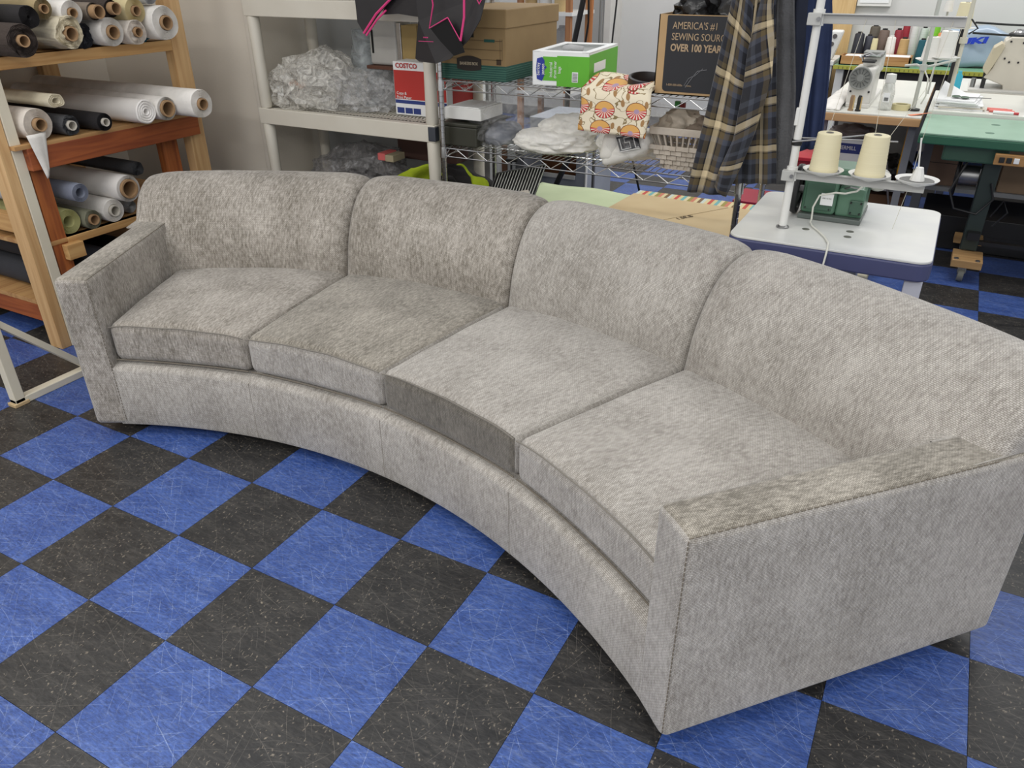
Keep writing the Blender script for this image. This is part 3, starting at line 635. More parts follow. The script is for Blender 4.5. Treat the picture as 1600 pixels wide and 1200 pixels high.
# copy paper boxes
def carton(name,label,x0,x1,y0,y1,z0,z1,m,cat='box',bev=.003,lid=None,group=None):
    t=thing(name,label,cat,((x0+x1)/2,(y0+y1)/2,z0),group); G().box(x0,x1,y0,y1,z0,z1).build('carton',m,t,bevel=bev); return t
redb=mat('box red',(186,52,46),.55,rgb2=(178,48,42)); blueb=mat('box blue',(44,62,128),.55); 
cp=carton('paper_box','red and white copy paper box behind the right leg of the shelving','%s'and -.602,-.302,2.07,2.43,.871,1.113,paper)
def decal(par,x0,x1,y,z0,z1,m,name='print_panel'): return G().box(x0,x1,y-.0012,y,z0,z1).build(name,m,par)
def decalx(par,x,y0,y1,z0,z1,m,name='print_panel'): return G().box(x,x+.0012,y0,y1,z0,z1).build(name,m,par)
decal(cp,-.599,-.305,2.07,.945,1.075,redb); decal(cp,-.599,-.305,2.07,.925,.941,blueb)
for i in range(3): decal(cp,-.592+i*.048,-.55+i*.048,2.07,.880,.906,blueb)
text('lettering','COSTCO',.030,redb,cp,(-.585,2.068,1.095),X_,Z_,1,'LEFT',bold=.0007)
text('lettering','Copy &\nPrint Paper',.019,whitei,cp,(-.588,2.068,.962),X_,Z_,1,'LEFT')
decalx(cp,-.302,2.12,2.40,.93,1.08,redb); decalx(cp,-.302,2.09,2.42,.885,.905,blueb)
text('lettering','Copy &\nPrint Paper',.022,whitei,cp,(-.3005,2.25,1.0),Y_,Z_,1,'CENTER')
# lower shelf contents
tag(lump((-.86,2.12,.394),(.30,.17,.17),.4,1.7,12,4,ridge=True).build('plastic_bag',clear('smoky film',.45,(130,128,128),.15,16),None),'dark grey translucent bag on the lower shelf behind the sofa','bag')
tag(lump((-.90,2.10,.394),(.22,.12,.10),.2,2,13,4).build('black_cloth',cK,None,smooth=True),'black cloth inside the grey bag on the lower shelf','cloth')
tag(G().box(-.72,-.36,2.22,2.34,.62,.73).build('brown_box',mat('maroon box',(84,58,50),.7),None,bevel=.004),'dark maroon box high on the lower shelf','box')
G2=thing('tape_packet','small packet with pink and tan label on the grey bag','packet',(-.63,2.06,.655)); G().box(-.685,-.64,2.0,2.1,.655,.69).build('pink_end',mat('salmon',(216,106,104),.6),G2,bevel=.003); G().box(-.64,-.59,2.0,2.1,.652,.685).build('tan_end',mat('tan pk',(170,158,130),.7),G2,bevel=.003)
hv=thing('safety_jacket','folded hi-vis yellow and black jacket on the lower shelf','jacket',(-.35,2.0,.394))
yel=cl('hi-vis yellow',(168,186,34),(138,158,26)); 
def ribbon(name,m,par,P,W,th=.006,amp=.01):
    P=[Vector(p) for p in P]; n=len(P)-1
    def fn(u,v):
        t=u*n; i=min(int(t),n-1); q=P[i].lerp(P[i+1],t-i); w_=Vector(W) if not callable(W) else W(u)
        return q+w_*v+Vector((0,amp*math.sin(v*7+u*5),amp*math.sin(u*9+v*4)))
    return G().grid(fn,16,8).build(name,m,par,smooth=True,solid=th)
ribbon('yellow_panel',yel,hv,[(-.62,1.97,.54),(-.45,1.95,.66),(-.30,1.95,.68)],(.04,.04,-.10))
ribbon('black_panel',cK,hv,[(-.62,1.96,.50),(-.42,1.94,.60),(-.20,1.94,.64)],(.02,.04,-.09))
ribbon('yellow_panel',yel,hv,[(-.62,1.95,.46),(-.35,1.93,.52),(-.12,1.93,.61)],(.04,.02,-.12))
ribbon('yellow_panel',yel,hv,[(-.20,1.97,.69),(-.13,1.97,.67),(-.10,1.97,.56)],(.09,.02,-.06))
lump((-.33,2.12,.394),(.24,.13,.15),.2,2,33,4).build('lining',cK,hv,smooth=True)
# black tote with pink piping thrown over the shelf corner
tote=thing('tote_bag','large black tote bag with bright pink piping draped over the shelves','bag',(-.2,1.78,1.17))
pink=mat('pink piping',(222,62,130),.5); tb=mat('black tote fabric',(36,33,35),.55,rgb2=(28,26,28),bump=.15,bscale=40)
def sheet(name,m,par,poly,y=1.76,th=.004,tiltf=None):
    vs=[Vector((x,y+(tiltf(x,z) if tiltf else 0),z)) for x,z in poly]
    g=G(); n=len(vs); g.add(vs+[v+Vector((0,th,0)) for v in vs],[tuple(range(n)),tuple(reversed(range(n,2*n)))]+[(i,(i+1)%n,n+(i+1)%n,n+i) for i in range(n)]); return g.build(name,m,par)
def TZ(x,z): return 1.83-.10+.0*x-.12*(z-1.17)*.6
def onp(u,v,y):  # (x,z) helper on plane y for a measured point
    return u,v
PT=lambda L_,y,dy=0:[(x,z) for x,z in L_]
sheet('left_flap',tb,tote,[(-.545,1.30),(-.515,1.255),(-.43,1.34),(-.30,1.44),(-.20,1.52),(-.55,1.52)],1.77,.006,lambda x,z:(x+.5)*.1)
sheet('back_panel',tb,tote,[(-.44,1.33),(-.35,1.335),(-.24,1.325),(-.08,1.29),(.05,1.52),(-.30,1.52)],1.80,.004)
sheet('front_panel',tb,tote,[(-.185,1.32),(-.205,1.24),(-.218,1.176),(-.195,1.166),(-.10,1.165),(-.03,1.185),(.055,1.26),(.10,1.33),(.125,1.42),(.13,1.52),(-.20,1.52)],1.735,.005,lambda x,z:-.05*math.sin((x+.28)*7))
sheet('dark_fold',mat('black lining',(10,9,10),.9),tote,[(x+.06,z) for x,z in [(-.165,1.295),(-.08,1.335),(-.025,1.255),(-.01,1.215),(-.06,1.20),(-.12,1.25)]],1.67,.003)
def pipe(P,y,r=.0035): G().tube([(x,y,z) for x,z in P],r,6).build('piping',pink,tote,smooth=True)
pipe([(-.515,1.258),(-.44,1.335),(-.37,1.385),(-.30,1.435),(-.22,1.50)],1.765,.005); pipe([(-.50,1.25),(-.44,1.31),(-.385,1.35)],1.762,.004)
pipe([(-.105,1.50),(-.085,1.38),(-.108,1.297),(-.02,1.337)],1.667,.003); pipe([(-.02,1.337),(.035,1.256)],1.667,.002); pipe([(.035,1.256),(.055,1.34),(.062,1.50)],1.667,.0045)
pipe([(-.187,1.30),(-.197,1.25),(-.21,1.205),(-.22,1.176)],1.727,.003)
pipe([(.098,1.50),(.096,1.40),(.104,1.385),(.114,1.40),(.114,1.50)],1.70,.0025)
text('print','www',.011,pink,tote,(-.135,1.678,1.262),X_,Z_); G().box(-.172,-.10,1.678,1.679,1.246,1.2475).build('print_line',pink,tote)
# ================================================================ CHROME WIRE SHELVING
ws=thing('wire_shelf_unit','chrome wire shelving unit standing behind the sofa','shelf',(.48,2.07,0))
WX0,WX1,WY0,WY1=-.182,1.146,1.84,2.30
for x in (WX0,WX1):
    for y in (WY0,WY1):
        pr=[]; z=0
        while z<1.86: pr+=[(.0125,z),(.0125,z+.0225),(.0112,z+.0235),(.0112,z+.0245)]; z+=.0254
        g=G(); g.lathe((x,y,0),Z_,pr,10); g.build('post',chrome,ws,smooth=True)
def tier(zt):
    zb=zt-.036; g=G()
    for y,zz in ((WY0,zt),(WY0,zb),(WY1,zt),(WY1,zb)): g.cyl((WX0,y,zz),(WX1,y,zz),.0032,n=6)
    for x,zz in ((WX0,zt),(WX0,zb),(WX1,zt),(WX1,zb)): g.cyl((x,WY0,zz),(x,WY1,zz),.0032,n=6)
    t=g.build('rim',chrome,ws,smooth=True)
    g=G(); n=25
    for y in (WY0,WY1): g.tube([(WX0+.02+(WX1-WX0-.04)*i/n,y+.0,zt-.002 if i%2 else zb+.002) for i in range(n+1)],.0022,5)
    for x in (WX0,WX1): g.tube([(x,WY0+.02+(WY1-WY0-.04)*i/9,zt-.002 if i%2 else zb+.002) for i in range(10)],.0022,5)
    g.build('truss',chrome,ws)
    g=G()
    for i in range(50): x=WX0+.02+(WX1-WX0-.04)*i/49; g.cyl((x,WY0,zt+.002),(x,WY1,zt+.002),.0018,n=5)
    for k in range(1,4): y=WY0+(WY1-WY0)*k/4; g.cyl((WX0,y,zt-.002),(WX1,y,zt-.002),.0025,n=5)
    q=g.build('deck_wires',chrome,ws); q['kind']='stuff'
    for x in (WX0,WX1):
        for y in (WY0,WY1): G().lathe((x,y,zb-.004),Z_,[(.018,0),(.0155,.044)],14).build('collar',chrome,ws,smooth=True)
for z in (1.078,.793,.475,1.80): tier(z)
tb_z=1.0825
# file box
bk=thing('file_box','brown cardboard file storage box with lid and green base band','box',(-.03,2.1,tb_z))
boxc=mat('kraft brown',(146,122,84),.8,rgb2=(136,112,76),scale=10); grn=mat('dark green print',(38,84,74),.7,rgb2=(32,76,66))
BX0,BX1,BY0,BY1=-.212,.122,1.875,2.36
G().box(BX0,BX1,BY0,BY1,tb_z,tb_z+.262).build('body',boxc,bk,bevel=.003)
G().box(BX0-.006,BX1+.006,BY0-.006,BY1+.006,tb_z+.205,tb_z+.276).build('lid',boxc,bk,bevel=.004)
G().box(BX0-.001,BX1+.001,BY0-.001,BY1+.001,tb_z+.001,tb_z+.062).build('green_band',grn,bk)
g=G()
for k in range(6): g.box(BX0-.0015,BX1+.0015,BY0-.0015,BY1+.0015,tb_z+.008+k*.009,tb_z+.0092+k*.009)
g.build('band_lines',mat('pale green line',(96,140,120),.7),bk)
decal(bk,-.135,-.03,BY0,tb_z+.168,tb_z+.19,dark,'hand_hole')
g=G(); 
for zz in (.157,.122,.084): g.box(-.15,.105,BY0-.0012,BY0,tb_z+zz,tb_z+zz+.0012)
for xx in (.095,.105): g.box(xx,xx+.001,BY0-.0012,BY0,tb_z+.084,tb_z+.165)
g.build('form_lines',mat('brown print',(70,54,38),.8),bk)
decal(bk,.02,.07,BY0-.0002,tb_z+.152,tb_z+.163,grn,'green_tab')
g=G(); g.prism([(-.115+.12*i/12,tb_z+.085+.012*math.sin(math.pi*i/12)) for i in range(13)]+[(.005-.12*i/12,tb_z+.045-.008*math.sin(math.pi*i/12)) for i in range(13)],(0,BY0-.003,0),X_,Z_,Y_*.002)
g.build('plaque',mat('dark plaque',(44,36,30),.6),bk)
text('lettering','BANKERS BOX',.0165,mat('plaque letters',(190,176,150),.6),bk,(-.055,BY0-.0035,tb_z+.066),X_,Z_,.82,bold=.0003)
decal(bk,.078,.1,BY0,tb_z+.066,tb_z+.088,mat('brown print',(70,54,38)),'recycling_mark')
# green drum-liner box
gb=thing('bag_box','white and bright green box of bags standing open on the top tier','box',(.40,2.05,tb_z))
lime=mat('lime green print',(96,178,44),.45,rgb2=(90,170,40)); BX=(.245,.472); 
a0=Vector((.250,1.868,tb_z)); ux=Vector((.995,.10,0)); uy=Vector((-.10,.995,0)); Wb,Db,Hb=.240,.40,.126
g=G()
def ob(g,a,b_,c,d,e,f): 
    cc=a0+ux*(a+b_)/2+uy*(c+d)/2+Z_*(e+f)/2; g.obox(cc,ux*(b_-a)/2,uy*(d-c)/2,Z_*(f-e)/2)
ob(g,0,Wb,0,Db,0,.003); ob(g,0,Wb,0,.003,0,Hb); ob(g,0,Wb,Db-.003,Db,0,Hb); ob(g,0,.003,0,Db,0,Hb); ob(g,Wb-.003,Wb,0,Db,0,Hb)
g.build('carton',paper,gb)
g=G(); ob(g,0,Wb,0,.05,Hb,Hb+.003); ob(g,0,.03,0,Db,Hb+.001,Hb+.004); ob(g,Wb-.03,Wb,0,Db,Hb+.001,Hb+.004); ob(g,0,Wb,Db-.05,Db,Hb,Hb+.003); g.build('top_flaps',paper,gb)
g=G(); ob(g,.105,Wb+.001,-.0014,0,.0,Hb-.012); ob(g,.045,.15,-.0016,-.0002,.02,Hb-.016); ob(g,Wb,Wb+.0014,0,Db,.0,Hb-.006); g.build('green_print',lime,gb)
g=G(); g.prism([(.02,.025),(.042,.018),(.052,.04),(.052,.06),(.062,.07),(.052,.08),(.052,.095),(.042,.108),(.02,.102),(.016,.065)],a0-uy*.003,ux,Z_,uy*.001); g.build('logo_patch',mat('royal blue print',(34,52,150),.5),gb)
text('lettering','berkley\njensen',.02,whitei,gb,a0+ux*.036-uy*.003+Z_*.063,Z_,-ux,.8)
text('lettering','industrial\ndrum liner\nbags',.018,whitei,gb,a0+ux*.098-uy*.0017+Z_*.062,Z_,-ux,.85)
g=G(); ob(g,.17,.195,-.0018,-.001,.018,.056); g.build('barcode_patch',paper,gb)
g=G(); 
for k in range(6): ob(g,.172,.193,-.0022,-.0016,.021+k*.0055,.0235+k*.0055)
g.build('barcode_bars',ink,gb)
g=G(); ob(g,Wb+.001,Wb+.002,.06,.22,.05,.085); g.build('text_patch',paper,gb)
G().tube([a0+ux*.10+uy*.10+Z_*(Hb+.006),a0+ux*.13+uy*.09+Z_*(Hb+.012),a0+ux*.18+uy*.10+Z_*(Hb+.005)],.012,10).build('liner_roll',cG,gb,smooth=True)
# flower-print fabric bundle
fl_m,nt,b,L=newmat('flower print'); b.inputs['Roughness'].default_value=.85
tc=N(nt,'ShaderNodeTexCoord'); sp=N(nt,'ShaderNodeSeparateXYZ'); L(tc.outputs['UV'],sp.inputs[0])
def mth(op,a_,b_=None,c_=None):
    n_=N(nt,'ShaderNodeMath',operation=op)
    for i_,q_ in enumerate((a_,b_,c_)):
        if q_ is None: continue
        if isinstance(q_,(int,float)): n_.inputs[i_].default_value=q_
        else: L(q_,n_.inputs[i_])
    return n_.outputs[0]
def mixc(f_,a_,b_):
    n_=N(nt,'ShaderNodeMix',data_type='RGBA'); L(f_,n_.inputs[0])
    for i_,q_ in ((6,a_),(7,b_)):
        if isinstance(q_,tuple): n_.inputs[i_].default_value=lin(q_)
        else: L(q_,n_.inputs[i_])
    return n_.outputs[2]
vo=N(nt,'ShaderNodeTexVoronoi',voronoi_dimensions='2D'); vo.inputs['Scale'].default_value=9; vo.inputs['Randomness'].default_value=.35; L(tc.outputs['UV'],vo.inputs['Vector'])
dv=N(nt,'ShaderNodeVectorMath',operation='SUBTRACT'); L(tc.outputs['UV'],dv.inputs[0]); L(vo.outputs['Position'],dv.inputs[1])
ds=N(nt,'ShaderNodeSeparateXYZ'); L(dv.outputs[0],ds.inputs[0]); an=mth('ARCTAN2',ds.outputs[1],ds.outputs[0]); di=mth('MULTIPLY',vo.outputs['Distance'],1.)
n2=N(nt,'ShaderNodeTexNoise'); n2.inputs['Scale'].default_value=22; n2.inputs['Detail'].default_value=1; L(tc.outputs['UV'],n2.inputs['Vector'])
vine=mth('LESS_THAN',mth('ABSOLUTE',mth('SUBTRACT',n2.outputs['Fac'],.5)),.014)
leafn=N(nt,'ShaderNodeTexVoronoi',voronoi_dimensions='2D'); leafn.inputs['Scale'].default_value=26; mpz=N(nt,'ShaderNodeMapping'); mpz.inputs['Scale'].default_value=(1,.45,1); mpz.inputs['Rotation'].default_value=(0,0,.7); L(tc.outputs['UV'],mpz.inputs['Vector']); L(mpz.outputs[0],leafn.inputs['Vector'])
leaf=mth('LESS_THAN',leafn.outputs['Distance'],.20)
c0=mixc(vine,(234,222,196),(140,122,84)); c0=mixc(leaf,c0,(166,128,84))
stripe=mth('GREATER_THAN',mth('SINE',mth('MULTIPLY',an,17.)),-.1)
fan=mixc(stripe,(236,214,196),(196,52,60)); lower=mth('LESS_THAN',an,-.3)
both=mixc(lower,fan,(224,172,98)); both=mixc(mth('LESS_THAN',di,.10),both,(176,150,176))
c1=mixc(mth('LESS_THAN',di,.36),mixc(mth('LESS_THAN',di,.385),c0,(120,60,40)),both)
L(c1,b.inputs['Base Color'])
fb=thing('folded_fabric','folded cream fabric with red and ochre flower print hanging over the tier edge','fabric',(.63,1.85,.96))
def flf(u,v,off=0):
    s=v*1.0
    if s<.42: t=s/.42; y=2.12-.30*t; z=tb_z+.012+off+.028*math.sin(t*3.1)*(1-u*.6)+.012*math.sin(u*6+t*3); x=.50+.27*u+(1-t)*.015
    else: t=(s-.42)/.58; a_=min(1,t/.15); y=1.82-.012*a_-.01-off*.6+.004*math.sin(u*9+t*2); z=tb_z+.012-.158*t+off*(1-t)-.008*u; x=.495+.285*u+.006*math.sin(t*5)
    return (x,y,z)
for k in range(4): G().grid(lambda u,v,k=k:flf(u,v*(1-.012*k),-.004*k),16,26,uv=lambda u,v:(u*.285+.03,v*.36)).build('layer',fl_m,fb,smooth=True,solid=.003)
# black hoop (webbing coil) 
hp=tag(G().lathe((.705,1.975,tb_z+.006),(.1,-.12,1),[(.075,0),(.079,.003),(.078,.038),(.070,.041),(.066,.036),(.067,.004),(.075,0)],40).build('webbing_coil',mat('black webbing',(24,24,30),.5),None,smooth=True),'coil of wide black webbing beside the cardboard carton','coil')
# AMERICA'S box
ab_=thing('sewing_box','cardboard box with black printed face, open top holding black plastic','box',(.93,2.0,tb_z))
kl=mat('kraft tan',(190,158,116),.75,rgb2=(180,148,106),scale=9)
g=G(); x0,x1,y0,y1,z0,z1=.768,1.08,1.872,2.16,tb_z,tb_z+.275
g.box(x0,x1,y0,y0+.004,z0,z1).box(x0,x1,y1-.004,y1,z0,z1).box(x0,x0+.004,y0,y1,z0,z1).box(x1-.004,x1,y0,y1,z0,z1).box(x0,x1,y0,y1,z0,z0+.004)
g.build('carton',kl,ab_)
g=G(); rr=.014; P=[]; X0,X1,Z0,Z1=.800,1.076,z0+.012,z1-.003
for cx_,cz2,a0_ in ((X1-.001,Z0+.001,-90),(X1-.001,Z1-.001,0),(X0+rr*.3,Z1-rr*.3,90),(X0+rr,Z0+rr,180)):
    for k in range(4): 
        a_=math.radians(a0_+30*k); r_=.001 if cx_>1 else (rr*.3 if a0_==90 else rr); P.append((cx_+r_*math.cos(a_),cz2+r_*math.sin(a_)))
g.prism(P,(0,y0-.0015,0),X_,Z_,Y_*.001); g.build('black_panel',mat('black print',(34,34,38),.45),ab_)
lt_=mat('tan letters',(184,158,126),.6)
text('lettering',"AMERICA'S #1",.034,lt_,ab_,(.822,y0-.002,z1-.037),X_,Z_,.80,'LEFT'); text('lettering','SEWING SOURCE',.034,lt_,ab_,(.821,y0-.002,z1-.074),X_,Z_,.80,'LEFT'); text('lettering','OVER 100 YEARS',.034,lt_,ab_,(.820,y0-.002,z1-.111),X_,Z_,.80,'LEFT',bold=.0011)
text('lettering','1-800-xxx-xxxx    www.'.replace('xxx','000'),.011,lt_,ab_,(.815,y0-.002,z0+.036),X_,Z_,.9,'LEFT')
G().tube([(.89,y0-.003,z0+.03),(.91,y0-.003,z0+.06),(.93,y0-.003,z0+.088),(.965,y0-.003,z0+.095)],.0016,5).tube([(.885,y0-.003,z0+.035),(.90,y0-.003,z0+.062),(.915,y0-.003,z0+.07)],.0012,5).tube([(.92,y0-.003,z0+.07),(.95,y0-.003,z0+.098)],.0012,5).build('bird_print',mat('grey print',(120,120,124),.6),ab_)
lump((.93,2.0,z0+.215),(.12,.09,.09),.5,2.4,21,4,ridge=True).build('black_liner',mat('shiny black film',(20,19,20),.25,bump=.4,bscale=30),ab_,smooth=True)
lump((.93,2.01,z0+.27),(.05,.04,.05),.4,2.4,22,4,ridge=True).build('clear_liner',clr,ab_,smooth=True)
# ================================================================ LOWER WIRE TIER
tz=.7965
am=thing('ammo_box','dark olive metal box at the left end of the lower wire tier','box',(-.12,2.0,tz)); olv=mat('dark olive',(52,52,42),.5)
G().box(-.215,-.035,1.885,2.16,tz,tz+.085).build('body',olv,am,bevel=.006); G().box(-.22,-.03,1.88,2.165,tz+.085,tz+.10).build('lid',olv,am,bevel=.004)
G().tube([(-.16,1.99,tz+.10),(-.15,1.99,tz+.112),(-.10,1.99,tz+.112),(-.09,1.99,tz+.10)],.004,6).build('handle',blackm,am)
wb=thing('paper_carton','small white carton lying on the dark olive box','box',(-.11,2.0,tz+.115)); G().box(-.205,-.02,1.90,2.10,tz+.114,tz+.165).build('carton',whitep,wb,bevel=.003); G().box(-.19,-.035,1.91,2.09,tz+.165,tz+.168).build('flap',paper,wb)
gc=tag(lump((.01,2.05,tz+.004),(.075,.12,.055),.15,2,41,4).build('grey_cloth',cl('grey blue',(120,124,134)),None,smooth=True),'bundle of grey cloth in plastic beside the dark olive box','cloth')
ln=thing('linen_bundle','puffy bundle of white linen in clear plastic, middle of the lower tier','linen',(.28,2.05,tz+.003))
linm=mat('white linen',(240,238,232),.8,rgb2=(226,223,214),scale=9,bump=.6,bscale=16)
lump((.275,2.04,tz+.004),(.19,.15,.055),.16,1.8,42,5).build('linen_fold',linm,ln,smooth=True)
lump((.32,2.08,tz+.03),(.13,.11,.07),.2,2,43,5).build('linen_fold',linm,ln,smooth=True)
clr3=clear('sheer film',.12,(235,235,235),.12,14)
lump((.17,2.06,tz+.002),(.25,.19,.135),.42,1.6,44,4,ridge=True).build('clear_wrap',clr3,ln)
gk=thing('patterned_linen','white linen with a black key-pattern band in clear plastic','linen',(.65,2.05,tz+.003))
lump((.62,2.07,tz+.004),(.15,.15,.07),.18,1.9,45,5).build('linen_fold',linm,gk,smooth=True)
rr_=rbox(.115,.06,.042,.035,6,4,3,3,lambda x,y,z:(.665+x*.86+y*.1,1.93+y,tz+.055+z+x*.35),); weld(rr_.build('linen_fold',linm,gk,smooth=True))
weld(rbox(.04,.06,.06,.03,4,4,4,3,lambda x,y,z:(.595+x*.9+z*.2,1.925+y,tz+.07+z)).build('linen_fold',linm,gk,smooth=True))
def kb(u,v): return (.632+.085*u+.022*v,1.855+.004*math.sin(u*3),.915-.06*v+.024*u-.0)
G().grid(kb,6,6).build('key_band',mat('black cloth band',(38,38,44),.8),gk,smooth=True,solid=.002)
g=G()
def kp(P): g.tube([Vector(kb(a,b_))-Y_*.002 for a,b_ in P],.0022,4)
kp([(.12,.2),(.12,.88),(.55,.88),(.55,.5),(.33,.5),(.33,.2),(.78,.2),(.78,.9),(.95,.9)]); kp([(.03,.04),(.97,.04)]); kp([(.03,.98),(.97,.98)])
g.build('key_pattern',whitei,gk)
lump((.68,2.05,tz+.002),(.17,.175,.125),.32,1.6,46,4,ridge=True).build('clear_wrap',clr3,gk)
# woven basket
bs=thing('woven_basket','whitewashed woven basket with beige cloth at the right of the lower tier','basket',(.88,1.95,tz)); wick=mat('whitewashed splint',(206,196,182),.75,rgb2=(186,174,158),scale=25)
g=G(); rows=[]
for j in range(5):
    z=tz+.008+j*.020; s=.055+.012*j; cnt=8
    for side in range(4):
        for i in range(cnt):
            a_=(i+.5)/cnt*2-1; out=.003 if (i+j)%2 else -.001; L_=s/cnt
            cxx={0:(a_*s,-s*.8-out),1:(s+out,a_*s*.8),2:(-a_*s,s*.8+out),3:(-s-out,-a_*s*.8)}[side]
            ux2=X_ if side%2==0 else Y_; uy2=Y_ if side%2==0 else X_
            g.obox((.875+cxx[0],1.96+cxx[1],z),ux2*(L_*(1.02 if side%2==0 else .82)),uy2*.0025,Z_*.0088)
q=g.build('weave',wick,bs,bevel=.0015); q['kind']='stuff'
g=G()
for side in range(4):
    for i in range(9):
        a_=i/8*2-1; b0,b1=.052,.108
        f=lambda s: {0:(a_*s,-s*.8),1:(s,a_*s*.8),2:(-a_*s,s*.8),3:(-s,-a_*s*.8)}[side]
        p0,p1=f(b0),f(b1); g.tube([(.875+p0[0],1.96+p0[1],tz+.002),(.875+p1[0],1.96+p1[1],tz+.15)],.0045,4)
q=g.build('stakes',wick,bs); q['kind']='stuff'
g=G(); s=.109
for z in (tz+.138,):
    g.box(.875-s,.875+s,1.96-s*.82-.004,1.96-s*.82+.003,z,z+.028).box(.875-s,.875+s,1.96+s*.82-.003,1.96+s*.82+.004,z,z+.028).box(.875-s-.003,.875-s+.004,1.96-s*.82,1.96+s*.82,z,z+.028).box(.875+s-.004,.875+s+.003,1.96-s*.82,1.96+s*.82,z,z+.028)
g.build('rim',wick,bs,bevel=.002); G().box(.825,.925,1.91,2.01,tz+.0,tz+.004).build('bottom',wick,bs)
lump((.86,1.97,tz+.125),(.085,.07,.06),.28,2,51,4).build('cloth_liner',cl('beige cloth',(196,184,166)),bs,smooth=True)
lump((.93,1.97,tz+.13),(.06,.06,.045),.25,2,52,4).build('cloth_liner',cl('taupe cloth',(130,116,102)),bs,smooth=True)['label']='taupe cloth'
G().box(.81,.828,2.02,2.04,tz+.19,tz+.24).build('green_tag',mat('green tag',(80,170,90),.6),bs); G().box(.832,.85,2.02,2.04,tz+.19,tz+.235).build('red_tag',mat('red tag',(150,50,50),.6),bs)
# ---------------------------------------------------------------- bottom wire tier
bz=.4785
gp=thing('green_sheet','pale green paper sheet on the bottom wire tier','paper',(.2,2.2,bz)); G().grid(lambda u,v:(-.05+.54*u,1.86+.72*v,bz+.008+.004*math.sin(u*8)*math.sin(v*5)-(.006*abs(u-.6)**.5 if u>.6 else 0)),20,12).build('sheet',mat('pale green paper',(196,208,170),.8,rgb2=(186,200,160)),gp,smooth=True,solid=.002)
sf=thing('striped_fabric','folded multicolour striped fabric under the cardboard sheets','fabric',(.85,2.3,bz))
sm,nt,b,L=newmat('stripes'); tc=N(nt,'ShaderNodeTexCoord'); sp=N(nt,'ShaderNodeSeparateXYZ'); L(tc.outputs['Object'],sp.inputs[0]); mu=N(nt,'ShaderNodeMath',operation='MULTIPLY'); mu.inputs[1].default_value=6.; L(sp.outputs[0],mu.inputs[0]); fr=N(nt,'ShaderNodeMath',operation='FRACT'); L(mu.outputs[0],fr.inputs[0])
cr=N(nt,'ShaderNodeValToRGB'); cr.color_ramp.interpolation='CONSTANT'; e=cr.color_ramp.elements
cs=((212,196,150),(190,80,66),(206,190,140),(110,168,170),(214,200,160),(150,140,70),(196,120,96),(210,196,150),(120,90,60),(196,206,196))
while len(e)<len(cs): e.new(.99)
for i,c in enumerate(cs): e[i].position=i/len(cs); e[i].color=lin(c)
L(fr.outputs[0],cr.inputs[0]); L(cr.outputs[0],b.inputs['Base Color']); b.inputs['Roughness'].default_value=.85
for k in range(3): G().box(.50,1.17,1.90,2.60-.01*k,bz+.012*k,bz+.012*k+.010).build('layer',sm,sf,bevel=.003)
cbd=thing('cardboard_sheets','flat tan cardboard sheets with a pencilled note on the bottom tier','cardboard',(.8,2.2,bz+.037))
for k in range(3): G().prism([(.47+.01*k,1.98),(.52,2.44-.0*k),(1.13,2.40+.03*(2-k)),(1.14,1.86),(.62,1.86)],(0,0,bz+.037+.006*k),X_,Y_,Z_*.005).build('sheet',cardl,cbd)
text('pencil_note','1.5R.B',.035,mat('pencil grey',(104,92,74),.8),cbd,(.86,2.16,bz+.0545),Vector((.5,.85,0)),Vector((-.85,.5,0)),1)
G().tube([(.70,1.95,bz+.0545),(.99,2.40,bz+.0545)],.0012,4).build('crease',mat('crease',(160,140,104),.8),cbd)
gr=thing('wire_grille','black-backed white wire grille leaning on the bottom tier','grille',(.03,2.1,bz))
P0=Vector((-.10,2.06,bz+.012)); gx=Vector((.235,.06,.055)); gz=Vector((.01,.10,.13))
G().add([P0+Y_*.006,P0+gx+Y_*.006,P0+gx+gz+Y_*.006,P0+gz+Y_*.006]+[P0+Y_*.012,P0+gx+Y_*.012,P0+gx+gz+Y_*.012,P0+gz+Y_*.012],[(0,1,2,3),(7,6,5,4),(0,4,5,1),(1,5,6,2),(2,6,7,3),(3,7,4,0)]).build('backing',blackp,gr)
g=G()
for i in range(17): g.tube([P0+gx*(i/16),P0+gx*(i/16)+gz],.0022,4)
q=g.build('bars',whitep,gr); q['kind']='stuff'
G().tube([P0,P0+gx,P0+gx+gz,P0+gz],.005,6,closed=True).build('frame',steel,gr)
t=thing('white_roll','slim white roll lying on the bottom tier beside the wire grille','roll',(.03,1.98,bz)); G().lathe((-.10,1.90,bz+.033),Vector((.26,.14,.06)),[(0,0),(.028,0),(.031,.01),(.031,.28),(.027,.295),(.014,.295),(.012,.25),(0,.25)],24).build('cloth',cLin,t,smooth=True)
